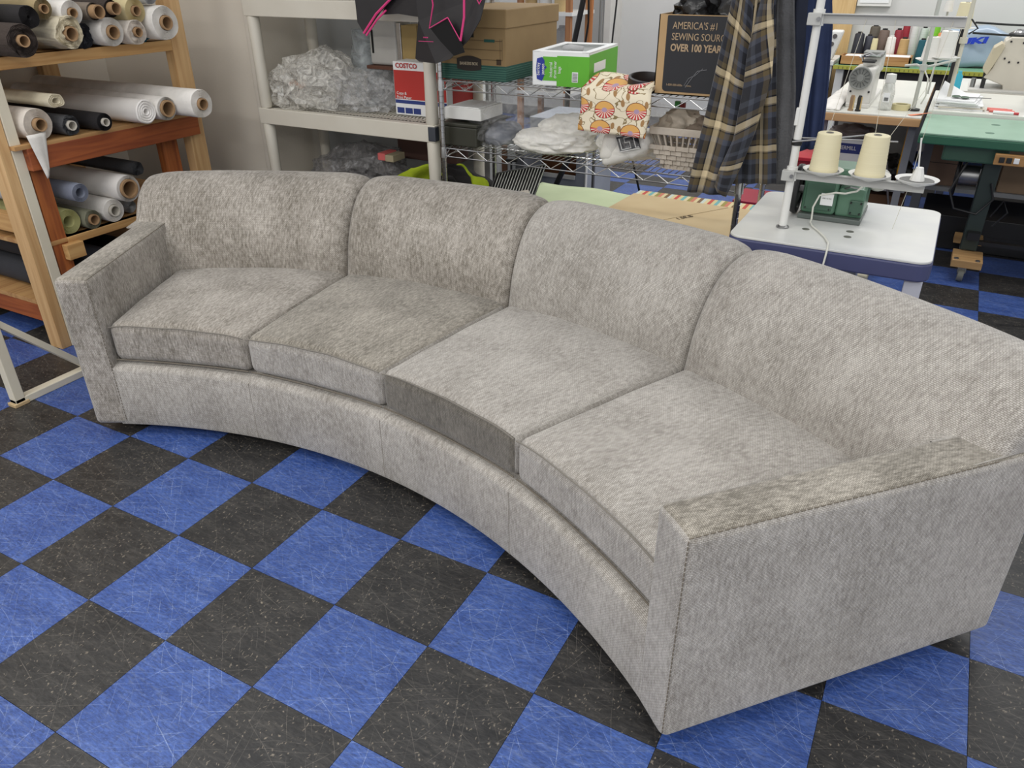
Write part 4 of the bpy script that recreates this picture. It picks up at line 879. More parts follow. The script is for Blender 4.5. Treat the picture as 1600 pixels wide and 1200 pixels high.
# things standing on the floor beyond the shelves
bd=thing('panel_cabinet','grey-blue cabinet with open front showing brown wood behind the shelves','cabinet',(-.13,3.2,0))
gbm=mat('grey blue panel',(160,166,176),.6); 
G().box(-.34,.02,3.0,3.02,0,.425).build('front_panel',gbm,bd); G().box(-.04,.02,3.0,3.02,.425,.72).build('front_panel',gbm,bd); G().box(-.34,-.04,3.0,3.02,.545,.72).build('front_panel',gbm,bd)
G().box(-.335,-.045,2.992,3.0,.405,.43).build('ledge',whitep,bd,bevel=.002); G().box(-.34,.02,3.02,3.4,0,.02).build('bottom',gbm,bd); G().box(-.34,-.32,3.02,3.4,.02,.72).build('side',gbm,bd); G().box(0,.02,3.02,3.4,.02,.72).build('side',gbm,bd); G().box(-.345,.025,3.0,3.4,.72,.735).build('top',gbm,bd)
G().box(-.31,-.01,3.08,3.38,.30,.68).build('wood_drawer',wood('brown wood',(138,88,52),(110,66,38),0),bd); G().box(.018,.024,2.995,3.02,0,.72).build('edge_strip',whitep,bd)
ss=thing('book_rack','narrow rack of upright patterned boards between shelves and cabinet','rack',(-.42,2.75,0))
for i,(c_,w_) in enumerate((((192,186,170),.03),((150,96,72),.05),((188,190,194),.03),((120,84,60),.055),((198,200,202),.05),((96,98,104),.05))):
    x=-.52+sum((.03,.05,.03,.055,.05,.05)[:i])+.004*i; G().box(x,x+w_,2.72,2.95,0.02,.62+.01*(i%3)).build('board',mat('upright %d'%i,c_,.7),ss,bevel=.002)
G().box(-.53,-.22,2.70,2.97,0,.02).build('base',blackp,ss)
th_=thing('t_handle','black T-handle standing in front of the upright boards','handle',(-.26,2.6,0)); G().cyl((-.26,2.62,0),(-.26,2.62,.565),.006,n=8).build('rod',blackm,th_); G().cyl((-.29,2.62,.57),(-.225,2.62,.575),.009,n=10).build('grip',blackp,th_,smooth=True); G().cyl((-.26,2.62,0),(-.26,2.62,.01),.05,n=20).build('foot',blackm,th_)
bt=thing('black_stand','black tube stand leaning behind the lower wire tier','stand',(-.1,2.9,0)); G().tube([(-.18,2.75,0),(-.08,2.80,.40),(.04,2.88,.72),(.10,2.93,.95)],.016,10).build('tube',blackp,bt,smooth=True)
cbl=tag(G().tube([(.36,2.75,.76),(.38,2.78,.60),(.42,2.8,.45),(.50,2.85,.2),(.55,2.9,.012),(.62,2.95,.008),(.8,3.0,.008)],.006,8).build('power_cable',blackp,None,smooth=True),'black cable dropping to the floor behind the wire shelving','cable')
gp2=thing('grey_pole','slim grey metal pole on a foot behind the wire shelving','pole',(.11,2.9,0)); G().cyl((.11,2.9,0),(.11,2.9,1.6),.009,n=10).build('pole',steel,gp2,smooth=True); G().cyl((.11,2.9,0),(.11,2.9,.012),.09,n=24).build('foot',steel,gp2)
# upper centre background
def pole(name,label,P,r,m,cat='pole',n=8):
    t=thing(name,label,cat,(P[0][0],P[0][1],0)); G().tube(P,r,n).build('shaft',m,t,smooth=True); G().cyl((P[0][0],P[0][1],0),(P[0][0],P[0][1],.015),max(.06,r*2.5),n=20).build('foot',m,t); return t
pole('vacuum_tube','thick black leaning tube above the green and white box',[(-.42,3.6,0),(-.37,3.6,1.0),(-.345,3.6,1.09),(-.30,3.6,1.30),(-.27,3.6,1.5)],.018,blackp,'tube')
pole('black_hose','thin black hose bending beside the thick leaning tube',[(-.31,3.62,0),(-.285,3.62,1.05),(-.265,3.62,1.2),(-.27,3.62,1.32),(-.29,3.62,1.5)],.007,blackp,'hose')
pole('wooden_pole','orange-brown wooden pole standing before the white wall',[(-.25,3.6,0),(-.243,3.6,1.0),(-.235,3.6,1.6)],.012,wood('pole wood',(186,122,72),(160,98,54),2,knot=False))
pole('lamp_pole','thin grey metal pole with a thicker lower sleeve',[(-.155,3.6,0),(-.163,3.6,1.6)],.005,steel)
pole('black_cable','thin black vertical cable with an inline switch',[(-.09,3.6,0),(-.10,3.6,1.05),(-.094,3.6,1.15),(-.083,3.6,1.3),(-.08,3.6,1.5)],.0055,blackp,'cable')
fs=thing('storage_rack','white-shelved wooden rack with oddments far behind the cardboard box','rack',(-1.6,6.1,0))
fw=wood('far wood',(170,120,78),(140,92,58),2,knot=False)
for x in (-2.0,-1.50): G().box(x,x+.05,5.95,6.0,0,2).build('post',fw,fs); G().box(x,x+.05,6.4,6.45,0,2).build('post',fw,fs)
for z in (.4,.78,1.10,1.4): G().box(-2.02,-1.43,5.94,6.46,z-.03,z).build('shelf',whitep,fs)
for i,(z,c_,x) in enumerate(((.78,(150,150,150),-1.60),(.78,(196,96,70),-1.75),(1.10,(206,180,130),-1.62),(1.10,(222,222,220),-1.78),(1.10,(200,170,120),-1.93),(.4,(120,120,124),-1.7))):
    tag(G().lathe((x,6.1,z),Z_,[(.055,0),(.06,.01),(.06,.16),(.03,.18),(.03,.2)],14).build('canister',mat('can %d'%i,c_,.6),None,smooth=True),['grey canister on the far rack','orange-red canister on the far rack','cream canister on the upper shelf of the far rack','white canister on the upper shelf of the far rack','tan canister at the left of the far rack','dark grey canister low on the far rack'][i],'canister','canisters on the far rack')
dfr=struct(G().box(-1.38,-1.30,6.55,6.85,0,2.3).build('trim_2',mat('door frame white',(214,212,206),.6)))
# ================================================================ HANGING CLOTHES
G().tube([(1.146,1.84,1.80),(1.30,1.78,1.80),(1.62,1.78,1.80)],.011,10).build('garment_rail',chrome,ws,smooth=True)
G().tube([(1.05,1.84,1.80),(1.05,1.71,1.80),(1.24,1.71,1.80)],.011,10).build('garment_rail',chrome,ws,smooth=True)
pl=plaid('plaid flannel')
sh=thing('plaid_shirt','navy, brown and cream plaid flannel shirt hanging from the wire shelving','shirt',(1.14,1.71,.78))
def lerp(P,t):
    n=len(P)-1; f=max(0,min(.9999,t))*n; i=int(f); u=f-i; return tuple(P[i][k]+(P[i+1][k]-P[i][k])*u for k in range(len(P[0])))
def cloth(name,m,par,Lf,Rt,y,fold=.008,nf=3,ph=0,uvw=.3,uvo=(0,0),bow=0,solid=.003,rot=0):
    """hung panel between left and right edge polylines [(x,z)..] top to bottom"""
    H=math.dist(Lf[0],Lf[-1])
    def fn(u,v):
        l=lerp(Lf,v); r=lerp(Rt,v); x=l[0]+(r[0]-l[0])*u; z=l[1]+(r[1]-l[1])*u
        return (x,y+fold*math.sin(u*nf*math.pi*2+ph+v*1.7)*(.4+.6*v)-bow*math.sin(u*math.pi)+.004*noise.noise(Vector((u*3,v*5,ph))),z)
    def uvf(u,v): 
        a_=uvo[0]+u*uvw; b_=uvo[1]+v*H; return (a_*math.cos(rot)-b_*math.sin(rot),a_*math.sin(rot)+b_*math.cos(rot))
    return G().grid(fn,40,40,uv=uvf).build(name,m,par,smooth=True,solid=solid)
cloth('back_panel',pl,sh,[(1.10,1.62),(1.10,1.2),(1.13,.81)],[(1.20,1.62),(1.20,1.41),(1.25,1.1),(1.293,.828)],1.745,.007,3,1,.24,(.08,.02))
cloth('front_panel',pl,sh,[(1.085,1.62),(1.065,1.414),(1.028,1.11),(.985,.772)],[(1.13,1.62),(1.135,1.40),(1.155,1.2),(1.165,1.0),(1.13,.772)],1.71,.009,2,2,.15,(.022,.07),rot=-.02)
cloth('sleeve',pl,sh,[(1.185,1.62),(1.165,1.414),(1.144,1.26),(1.146,1.16),(1.136,.98),(1.10,.87),(1.09,.81)],[(1.20,1.62),(1.205,1.40),(1.225,1.30),(1.234,1.186),(1.208,1.02),(1.172,.882),(1.135,.775)],1.685,.002,1,0,.085,(.045,.03),bow=.022,rot=.12)
cloth('inner_edge',mat('shirt edge',(176,160,130),.8),sh,[(1.142,1.56),(1.150,1.22),(1.160,1.0),(1.13,.78)],[(1.147,1.56),(1.155,1.22),(1.165,1.0),(1.136,.78)],1.697,.001,1,0,.01)
G().tube([(1.06,1.72,1.60),(1.14,1.715,1.69),(1.22,1.72,1.60)],.006,6).build('hanger',blackm,sh); G().tube([(1.14,1.715,1.69),(1.14,1.715,1.76),(1.15,1.712,1.785),(1.14,1.71,1.815),(1.13,1.71,1.80)],.003,6).build('hook',blackm,sh)
fc=thing('fleece_jacket','dark grey fleece jacket hanging between the plaid shirt and the navy coat','jacket',(1.26,1.80,.82)); fm=cl('charcoal fleece',(98,98,100),(78,78,80),bump=.9,bscale=160)
cloth('body',fm,fc,[(1.19,1.62),(1.195,1.41),(1.23,1.15),(1.26,.82)],[(1.245,1.62),(1.25,1.41),(1.30,1.15),(1.345,.82)],1.785,.006,1.5,0,.1,solid=.008)
cloth('body',fm,fc,[(1.16,1.62),(1.20,1.2),(1.22,.86)],[(1.25,1.62),(1.26,1.2),(1.28,.87)],1.81,.01,2,3,.1,solid=.008)
G().tube([(1.19,1.80,1.60),(1.25,1.80,1.67),(1.30,1.80,1.60)],.006,6).build('hanger',blackm,fc); G().tube([(1.25,1.80,1.67),(1.25,1.80,1.76),(1.25,1.79,1.815)],.003,6).build('hook',blackm,fc)
nv=thing('navy_coat','navy blue coat hanging to the right of the fleece jacket','coat',(1.36,1.84,.86)); nm=cl('navy cloth',(38,52,88),(30,42,74),bump=.1); nd=cl('dark navy cloth',(26,32,50))
cloth('body',nm,nv,[(1.235,1.62),(1.245,1.41),(1.285,1.2),(1.33,.93)],[(1.35,1.62),(1.36,1.41),(1.375,1.34),(1.40,1.12),(1.41,.95)],1.83,.014,2.2,.5,.2,solid=.004)
cloth('sleeve',nd,nv,[(1.23,1.62),(1.235,1.4),(1.26,1.2),(1.265,.87)],[(1.28,1.62),(1.29,1.4),(1.31,1.2),(1.335,.86)],1.812,.008,1.2,.5,.1,bow=.01,solid=.004)
G().tube([(1.27,1.84,1.60),(1.31,1.83,1.68),(1.36,1.84,1.60)],.006,6).build('hanger',blackm,nv); G().tube([(1.31,1.83,1.68),(1.31,1.82,1.76),(1.31,1.79,1.815)],.003,6).build('hook',blackm,nv)
# ================================================================ SMALL WHITE SEWING TABLE
wt=thing('serger_table','small white-topped sewing table with blue-grey edge behind the sofa','table',(1.525,1.75,0))
whitet=mat('white laminate',(222,222,214),.35,rgb2=(212,212,204),scale=3); bluee=mat('slate blue edging',(70,74,112),.5)
def rpoly(x0,x1,y0,y1,r):
    P=[]
    for cx_,cy_,a0_ in ((x1-r,y0+r,-90),(x1-r,y1-r,0),(x0+r,y1-r,90),(x0+r,y0+r,180)):
        for k in range(7): a_=math.radians(a0_+15*k); P.append((cx_+r*math.cos(a_),cy_+r*math.sin(a_)))
    return P
G().prism(rpoly(1.215,1.838,1.435,2.065,.045),(0,0,.712),X_,Y_,Z_*.008).build('top',mat('smudged laminate',(226,226,218),.35,rgb2=(190,192,194),scale=2.6,contrast=.45),wt,bevel=.002)
G().prism(rpoly(1.212,1.841,1.432,2.068,.048),(0,0,.655),X_,Y_,Z_*.057).build('edge_band',bluee,wt,bevel=.006)
gm=mat('pale grey steel',(188,190,202),.4); 
for x,y in ((1.775,1.45),(1.23,1.47),(1.775,1.98),(1.23,1.98)):
    G().box(x,x+.052,y,y+.035,.045,.655).build('leg',gm,wt,bevel=.003)
    G().lathe((x+.026,y-.002,.56),Y_,[(0,-.006),(.012,-.006),(.012,0)],12).build('bolt',steel,wt,smooth=True)
G().box(1.77,1.832,1.40,2.10,.01,.045).build('foot_bar',gm,wt,bevel=.004); G().box(1.225,1.287,1.44,2.10,.01,.045).build('foot_bar',gm,wt,bevel=.004)
G().box(1.26,1.80,1.60,1.64,.12,.15).build('treadle_rail',blackm,wt); G().box(1.28,1.30,1.60,1.78,.50,.655).box(1.30,1.45,1.62,1.66,.60,.64).build('motor_bracket',blackm,wt); G().cyl((1.38,1.75,.56),(1.62,1.75,.56),.06,n=20).build('motor',gm,wt,smooth=True)
g=G()
for x,y,r in ((1.437,1.615,.010),(1.575,1.655,.010),(1.575,1.592,.010),(1.545,1.76,.006)): g.lathe((x,y,.7195),Z_,[(r*1.25,0),(r*1.25,.0012),(r,.0014),(0,.0014)],16)
g.build('hole_rings',mat('dim metal',(120,120,112),.4,.6),wt)['kind']='stuff'
tst=thing('thread_stand','white tubular two-tier thread stand on the small sewing table','stand',(1.362,1.599,.72))
G().lathe((1.362,1.599,.72),Z_,[(.0135,0),(.0125,.45),(.0125,.90)],16).build('pole',whitep,tst,smooth=True); G().lathe((1.362,1.599,.7195),Z_,[(.021,0),(.021,.006),(.014,.009)],20).build('washer',steel,tst,smooth=True)
def bracket(z,x1,col):
    m_=mat('stand bar grey',(188,188,184),.4)
    G().box(1.35,x1,1.592,1.596,z-.016,z+.012).box(1.35,x1,1.577,1.596,z+.010,z+.013).build('crossbar',m_,tst,bevel=.001)
    G().lathe((1.362,1.599,z-.022),Z_,[(.018,0),(.018,.045)],14).build('clamp',whitep,tst,smooth=True)
    G().box(1.335,1.375,1.570,1.594,z-.02,z+.014).build('clamp_plate',m_,tst,bevel=.002)
    g=G(); g.cyl((1.368,1.562,z-.002),(1.368,1.571,z-.002),.006,n=8); g.build('screw',steel,tst)
bracket(.905,1.765,0); bracket(1.376,1.762,0)
G().box(1.345,1.357,1.585,1.600,1.06,1.115).build('side_clip',whitep,tst,bevel=.002)
G().cyl((1.362,1.599,.998),(1.362,1.599,1.016),.017,n=12).build('collar',blackp,tst)
for a_,b_ in (((1.35,1.58,1.010),(1.575,1.62,1.045)),((1.35,1.60,1.02),(1.66,1.60,1.035))): G().tube([a_,b_],.0028,6).build('guide_rod',chrome,tst)
def dish(x,y,z):
    G().lathe((x,y,z),Z_,[(.012,-.015),(.02,-.012),(.055,0),(.062,.006),(.0635,.0085),(.061,.0085),(.055,.003),(.012,.001),(0,.001)],36).build('spool_dish',whitep,tst,smooth=True)
    G().lathe((x,y,z+.002),Z_,[(.05,0),(.05,.0015),(0,.0015)],30).build('foam_pad',mat('grey foam',(120,120,118),.9),tst)
for x in (1.460,1.600,1.738): dish(x,1.585,.926)
G().lathe((1.738,1.585,.9285),Z_,[(.022,0),(.012,.035),(.011,.04),(0,.04)],10).build('spool_pin',whitep,tst); G().cyl((1.735,1.585,.96),(1.722,1.585,1.055),.0025,n=6).build('pin_rod',whitep,tst)
crm=mat('cream thread',(226,218,184),.75,rgb2=(218,208,172),scale=1.2,stretch=(1,1,160))
def cone(x,y,z,s,label,group,m,r0=.046,r1=.033,h=.122,core=True,name='thread_cone'):
    t=thing(name,label,'thread',(x,y,z),group)
    P=[(0,0),(r0*s,0)]
    for k in range(25): f=k/24; P.append(((r0+(r1-r0)*f+.0006*(k%2))*s,(.002+h*f)*s))
    P+= [((r1-.004)*s,(h+.004)*s),(.012*s,(h+.003)*s),(.010*s,(h-.01)*s),(0,(h-.01)*s)]
    G().lathe((x,y,z),Z_,P,28).build('thread',m,t,smooth=True)
    if core: G().lathe((x,y,z+h*s-.002),Z_,[(.012*s,0),(.011*s,.007*s),(.008*s,.007*s),(.007*s,0)],14).build('cone_tip',mat('grey tip',(120,118,112),.6),t,smooth=True)
    return t
cone(1.460,1.585,.9295,1,'large cream thread cone nearest the white pole on the stand','cream cones on the small table stand',crm,.044,.036,.115)
cone(1.600,1.585,.9295,1,'large cream thread cone in the middle of the stand','cream cones on the small table stand',crm,.045,.037,.120)
thr=mat('thread line',(214,210,192),.7)
for i,P in enumerate((((1.452,1.585,1.045),(1.50,1.59,1.376)),((1.592,1.585,1.05),(1.584,1.59,1.20),(1.58,1.59,1.376)),((1.61,1.585,1.0),(1.70,1.59,1.19),(1.73,1.59,1.376)),((1.755,1.59,1.36),(1.725,1.60,1.05),(1.72,1.62,.90),(1.70,1.70,.735)))):
    o=G().tube(P,.0009,4).build('thread_strand',thr,None); tag(o,['thread strand rising from the left cream cone','thread strand rising from the middle cream cone','slanting thread strand right of the middle cone','long thread strand falling past the empty spool dish'][i],'thread')
# green serger
sg=thing('serger','green overlock machine with black handwheel on the small table','sewing machine',(1.48,1.84,.72)); gsm=mat('machine green',(92,128,106),.3,rgb2=(84,120,98)); gsd=mat('machine green dark',(66,98,80),.35)
G().box(1.385,1.595,1.735,1.96,.7205,.738).build('base_plate',mat('grey steel plate',(96,104,100),.4),sg,bevel=.003)
weld(rbox(.058,.10,.065,.014,4,4,4,3,lambda x,y,z:(1.445+x,1.85+y,.803+z)).build('body',gsm,sg,smooth=True)); G().box(1.398,1.492,1.744,1.752,.752,.85).build('cover',gsd,sg,bevel=.004)
weld(rbox(.045,.09,.05,.01,4,4,4,3,lambda x,y,z:(1.548+x,1.85+y,.787+z)).build('gear_case',gsm,sg,smooth=True)); G().box(1.548,1.592,1.752,1.762,.748,.80).build('side_plate',gsd,sg,bevel=.003)
G().box(1.40,1.56,1.80,1.93,.865,.895).build('top_arm',gsm,sg,bevel=.008)
g=G(); 
for x,z in ((1.555,.757),(1.585,.757),(1.585,.793),(1.552,.793),(1.405,.76),(1.485,.76)): g.cyl((x,1.742,z),(x,1.752,z),.003,n=8)
g.build('screws',blackm,sg)['kind']='stuff'
wl=G().lathe((1.352,1.80,.808),X_,[(.0,0),(.02,0),(.022,.004),(.062,.004),(.066,0),(.083,0),(.086,.004),(.086,.018),(.082,.022),(.066,.022),(.062,.016),(.02,.018),(0,.018)],40).build('handwheel',blackp,sg,smooth=True); G().cyl((1.368,1.80,.808),(1.40,1.80,.808),.014,n=12).build('shaft',steel,sg,smooth=True)
G().tube([(1.50,1.78,.84),(1.52,1.76,.86),(1.55,1.77,.865),(1.56,1.79,.85)],.005,6).tube([(1.515,1.77,.83),(1.54,1.75,.845),(1.565,1.76,.84)],.003,6).build('looper_parts',steel,sg,smooth=True)
G().lathe((1.618,1.86,.855),Y_,[(0,-.03),(.03,-.03),(.036,-.02),(.036,.02),(0,.02)],20).build('thread_guard',mat('guard grey',(180,180,172),.5),sg,smooth=True)
G().box(1.455,1.496,1.715,1.718,.782,.822).build('paper_tag',paper,sg); text('print','ABCDWXY',.006,ink,sg,(1.4755,1.7145,.81),X_,Z_) if False else None
text('print','8 8 1 5 0 0',.0065,mat('print grey',(120,124,120),.7),sg,(1.4755,1.7145,.806),X_,Z_); text('print','MOUNTED',.0065,mat('print grey',(120,124,120),.7),sg,(1.4755,1.7145,.794),X_,Z_) if False else None
cabm=mat('white cable',(222,222,212),.5)
tag(G().tube([(1.60,1.78,.90),(1.59,1.74,.87),(1.565,1.725,.84),(1.53,1.715,.83),(1.50,1.712,.83),(1.45,1.71,.815),(1.437,1.70,.775),(1.44,1.695,.735),(1.44,1.68,.726),(1.455,1.64,.7245),(1.48,1.60,.7245),(1.51,1.54,.7245),(1.53,1.48,.7245),(1.535,1.435,.722),(1.535,1.425,.70),(1.53,1.42,.62),(1.50,1.42,.56),(1.47,1.42,.50),(1.46,1.425,.42)],.0032,8).build('power_lead',cabm,None,smooth=True),'white cord looping over the small table and down its front','cord')
# ================================================================ GREEN TABLE
gt=thing('green_table','mint green sewing table on a dark castered pedestal','table',(2.2,3.78,0)); mint=mat('mint laminate',(142,176,154),.4,rgb2=(132,166,144)); edgeg=mat('green edge',(44,98,74),.5); dgr=mat('dark green steel',(42,54,50),.45)
G().box(1.675,3.0,3.48,4.085,.733,.742).build('top',mint,gt,bevel=.002); G().box(1.672,3.003,3.477,4.088,.688,.733).build('edge_band',edgeg,gt,bevel=.006)
g=G(); 
for x,y in ((1.99,3.62),(2.02,3.88)): g.lathe((x,y,.7415),Z_,[(.022,0),(.022,.0012),(0,.0012)],18)
g.build('plugs',mat('plug',(70,110,90),.5),gt)['kind']='stuff'
G().box(2.005,2.085,3.60,3.70,.13,.688).build('pedestal',dgr,gt,bevel=.004); G().box(1.80,2.10,3.55,3.9,.60,.688).build('machine_pan',gsd,gt,bevel=.01)
G().box(2.02,2.08,3.55,4.05,.20,.24).build('foot_rail',blackm,gt); G().box(2.05,3.0,3.62,3.66,.16,.18).build('stretcher',blackm,gt); G().box(2.85,2.93,3.60,3.70,.13,.688).build('pedestal',dgr,gt,bevel=.004)
for x in (1.975,2.83):
    for y in (3.42,3.86): G().box(x,x+.145,y,y+.09 if y>3.5 else y+.20,.085,.125).build('wood_block',wood('block pine',(178,142,96),(150,116,74),0),gt,bevel=.002)
    for y in (3.46,3.9):
        G().lathe((x+.06,y,.038),X_,[(0,-.014),(.036,-.014),(.038,0),(.036,.014),(0,.014)],20).build('caster_wheel',mat('grey rubber',(120,120,112),.6),gt,smooth=True); G().box(x+.04,x+.08,y-.02,y+.02,.05,.085).build('caster_fork',steel,gt)
g=G(); g.cyl((1.995,3.44,.125),(1.995,3.44,.131),.012,n=10); g.cyl((2.095,3.44,.125),(2.095,3.44,.131),.012,n=10); g.build('bolts',steel,gt)['kind']='stuff'
G().lathe((1.89,3.72,.49),X_,[(.0,0),(.10,0),(.105,.008),(.10,.016),(.085,.012),(0,.012)],30).build('motor_wheel',blackm,gt,smooth=True); G().cyl((1.91,3.72,.50),(2.0,3.72,.50),.055,n=18).build('motor',steel,gt,smooth=True)
G().tube([(1.93,3.6,.60),(1.88,3.55,.45),(1.92,3.55,.36),(2.03,3.56,.34),(2.09,3.58,.42),(2.06,3.58,.50)],.006,6).build('cable',blackp,gt,smooth=True); G().tube([(2.1,3.58,.33),(2.14,3.58,.42),(2.17,3.58,.36),(2.12,3.58,.28)],.005,6).build('cable',blackp,gt,smooth=True)
sw=thing('switch_box','brown wooden switch box under the green table edge','switch box',(2.1,3.5,.62)); G().box(2.035,2.17,3.47,3.50,.618,.672).build('case',wood('switch brown',(170,128,78),(150,110,64),0,knot=False),sw,bevel=.003)
for k in range(3): G().box(2.056+k*.032,2.08+k*.032,3.462,3.47,.632,.658).build('button',ink if k<2 else paper,sw,bevel=.002)
# ================================================================ WHITE TABLE WITH WHITE MACHINE
w2=thing('machine_table','white-topped machine table with wood front edge, centre right','table',(1.37,4.6,0))
G().box(1.10,1.655,3.87,5.42,.742,.752).build('top',whitet,w2,bevel=.002); G().box(1.10,1.655,3.862,5.42,.700,.742).build('wood_edge',edgewood,w2,bevel=.003)
for x in (1.12,1.60):
    for y in (3.95,5.33): G().box(x,x+.04,y,y+.04,0,.70).build('leg',mat('leg mid grey',(132,134,140),.5),w2)  # legs in one even mid grey
G().box(1.15,1.6,4.6,4.62,.10,.70).build('back_panel',mat('warm grey panel',(160,158,154),.6),w2)  # panel in one even warm grey
m2=thing('sewing_machine','white sewing machine head with large round handwheel','sewing machine',(1.30,4.2,.752)); mw=mat('machine white',(214,212,206),.35,rgb2=(206,204,198)); mgr=mat('machine grey',(150,152,148),.4,.3)
weld(rbox(.067,.16,.105,.018,4,5,4,3,lambda x,y,z:(1.292+x,4.22+y,.862+z+(x*.15))).build('column',mw,m2,smooth=True))
weld(rbox(.05,.12,.05,.012,4,4,4,3,lambda x,y,z:(1.315+x,4.34+y,.97+z)).build('arm',mw,m2,smooth=True)); G().box(1.23,1.36,4.05,4.75,.752,.775).build('bed',mw,m2,bevel=.004)
G().lathe((1.283,4.062,.915),Y_,[(0,-.018),(.018,-.018),(.02,-.012),(.052,-.012),(.056,-.02),(.062,-.02),(.064,0),(.0,.004)],36).build('handwheel',mgr,m2,smooth=True)
g=G()
for k in range(14): a_=k/14*6.283; g.tube([(1.283+.026*math.cos(a_),4.049,.915+.026*math.sin(a_)),(1.283+.05*math.cos(a_),4.049,.915+.05*math.sin(a_))],.0035,4)
g.build('wheel_spokes',mat('spoke dark',(90,92,90),.5),m2)['kind']='stuff'
g=G(); 
for x,z in ((1.243,.84),(1.343,.842)): g.cyl((x,4.055,z),(x,4.064,z),.006,n=10)
g.build('screws',ink,m2)['kind']='stuff'
G().box(1.27,1.34,4.10,4.2,.995,1.003).build('slot_cap',ink,m2); 
G().tube([(1.27,4.15,1.0),(1.26,4.12,1.03),(1.30,4.13,1.045),(1.34,4.12,1.03),(1.37,4.16,1.045)],.006,6).tube([(1.25,4.14,1.02),(1.31,4.10,1.035),(1.36,4.13,1.03)],.005,6).build('thread_guides',chrome,m2,smooth=True)
G().box(1.26,1.37,4.2,4.32,1.02,1.045).build('top_plate',mgr,m2,bevel=.003)
bo=thing('spray_bottle','clear bottle with white cap beside the white machine','bottle',(1.447,4.05,.752)); G().lathe((1.447,4.05,.752),Z_,[(.034,0),(.037,.01),(.037,.10),(.03,.13),(.026,.15)],24).build('bottle_body',clear('bottle plastic',.7,(206,208,202),.2,6,.1),bo,smooth=True); G().lathe((1.447,4.05,.902),Z_,[(.028,0),(.029,.005),(.027,.045),(0,.05)],20).build('cap',whitep,bo,smooth=True)
G().box(1.43,1.464,4.011,4.013,.80,.85).build('label',paper,bo); G().box(1.436,1.458,4.009,4.011,.807,.825).build('label_print',mat('label grey',(110,112,112),.6),bo)
tr=thing('tape_roll','cream roll of tape lying on the white table','tape',(1.54,4.1,.752)); G().lathe((1.53,4.10,.7525),Z_,[(.05,0),(.05,.03),(.032,.03),(.032,0),(.05,0)],30).build('tape',mat('cream tape',(206,196,150),.6),tr,smooth=True)
G().box(1.565,1.585,4.35,4.36,.752,.86).build('ruler_stub',whitep,tr) if False else None
for k,(x,c_,lb) in enumerate(((1.275,(150,122,92),'brown bobbin post before the white machine'),(1.315,(40,38,36),'black and tan clamp before the white machine'))):
    t=thing('bobbin_post',lb,'bobbin',(x,3.93,.752)); G().lathe((x,3.935,.752),Z_,[(.016,0),(.016,.01),(.012,.012),(.013,.07),(.009,.085),(0,.087)],14).build('shaft',mat('post %d'%k,c_,.5),t,smooth=True); G().box(x+.008,x+.014,3.925,3.94,.76,.83).build('tab',mat('tan tab',(206,176,120),.6),t)
t=thing('cloth_heap','white cloth draped at the left end of the white machine table','cloth',(1.14,4.1,.752)); G().grid(lambda u,v:(1.10+.12*u,3.90+.75*v,.757+.05*math.sin(u*2.6)*math.sin(v*3)+.01*noise.noise(Vector((u*4,v*5,1)))),14,20).build('cloth',cW,t,smooth=True,solid=.004)
op=tag(G().add([(1.58,3.93,.7535),(1.66,4.0,.7535),(1.70,3.98,.766),(1.60,3.90,.7535)],[(0,1,2,3)]).build('orange_paper',mat('orange slip',(232,140,104),.7),None,solid=.001),'orange paper slip at the right end of the white table','paper')
# second thread stand with two big white cones
s2=thing('thread_stand','grey pole thread stand on the far side of the white machine table','stand',(1.60,4.12,.752)); wg=mat('stand grey',(190,192,184),.4)
G().tube([(1.596,4.10,.752),(1.600,4.10,1.5)],.011,10).build('pole',wg,s2,smooth=True); G().cyl((1.597,4.10,.752),(1.597,4.10,.762),.035,n=16).build('foot',blackp,s2); G().tube([(1.50,4.15,.985),(1.56,4.12,.995),(1.60,4.1,.985),(1.66,4.12,1.0),(1.75,4.2,1.02)],.007,8).build('spool_arm',wg,s2,smooth=True); G().cyl((1.598,4.1,.97),(1.598,4.1,1.0),.02,n=14).build('hub',wg,s2)
G().tube([(1.60,4.09,.985),(1.635,4.08,.93),(1.645,4.08,.84),(1.63,4.1,.79)],.004,6).build('white_wire',cabm,s2,smooth=True)
G().lathe((1.614,4.28,1.008),Z_,[(.05,-.006),(.075,.004),(.077,.006),(.074,.008),(0,.006)],26).build('spool_dish',whitep,s2,smooth=True); G().lathe((1.690,4.28,1.022),Z_,[(.05,-.006),(.078,.004),(.080,.006),(.077,.008),(0,.006)],26).build('spool_dish',whitep,s2,smooth=True)
wthr=mat('white thread',(232,230,224),.7,rgb2=(222,220,214),scale=1.2,stretch=(1,1,160))
cone(1.612,4.28,1.016,1,'big white thread cone, lower left of the pair on the grey stand','white cones on the grey stand',wthr,.046,.036,.112)
cone(1.686,4.28,1.030,1.02,'big white thread cone, taller right one of the pair on the grey stand','white cones on the grey stand',wthr,.050,.042,.128)
cone(1.735,4.55,1.17,1.05,'pale cream cone higher behind the pair of white cones','white cones on the grey stand',crm,.046,.038,.12); G().cyl((1.742,4.55,.78),(1.742,4.55,1.17),.012,n=10).build('rear_pole',blackp,s2)
G().lathe((1.742,4.55,1.16),Z_,[(.06,0),(.07,.005),(0,.006)],20).build('spool_dish',whitep,s2,smooth=True)
for i,(x,y,z,s_) in enumerate(((1.64,4.62,1.245,.55),)): cone(x,y,z,s_,'small pale cone at the upper left of the cone cluster','white cones on the grey stand',wthr)
G().tube([(1.64,4.6,.78),(1.64,4.62,1.245)],.006,6).build('rear_pole',wg,s2)
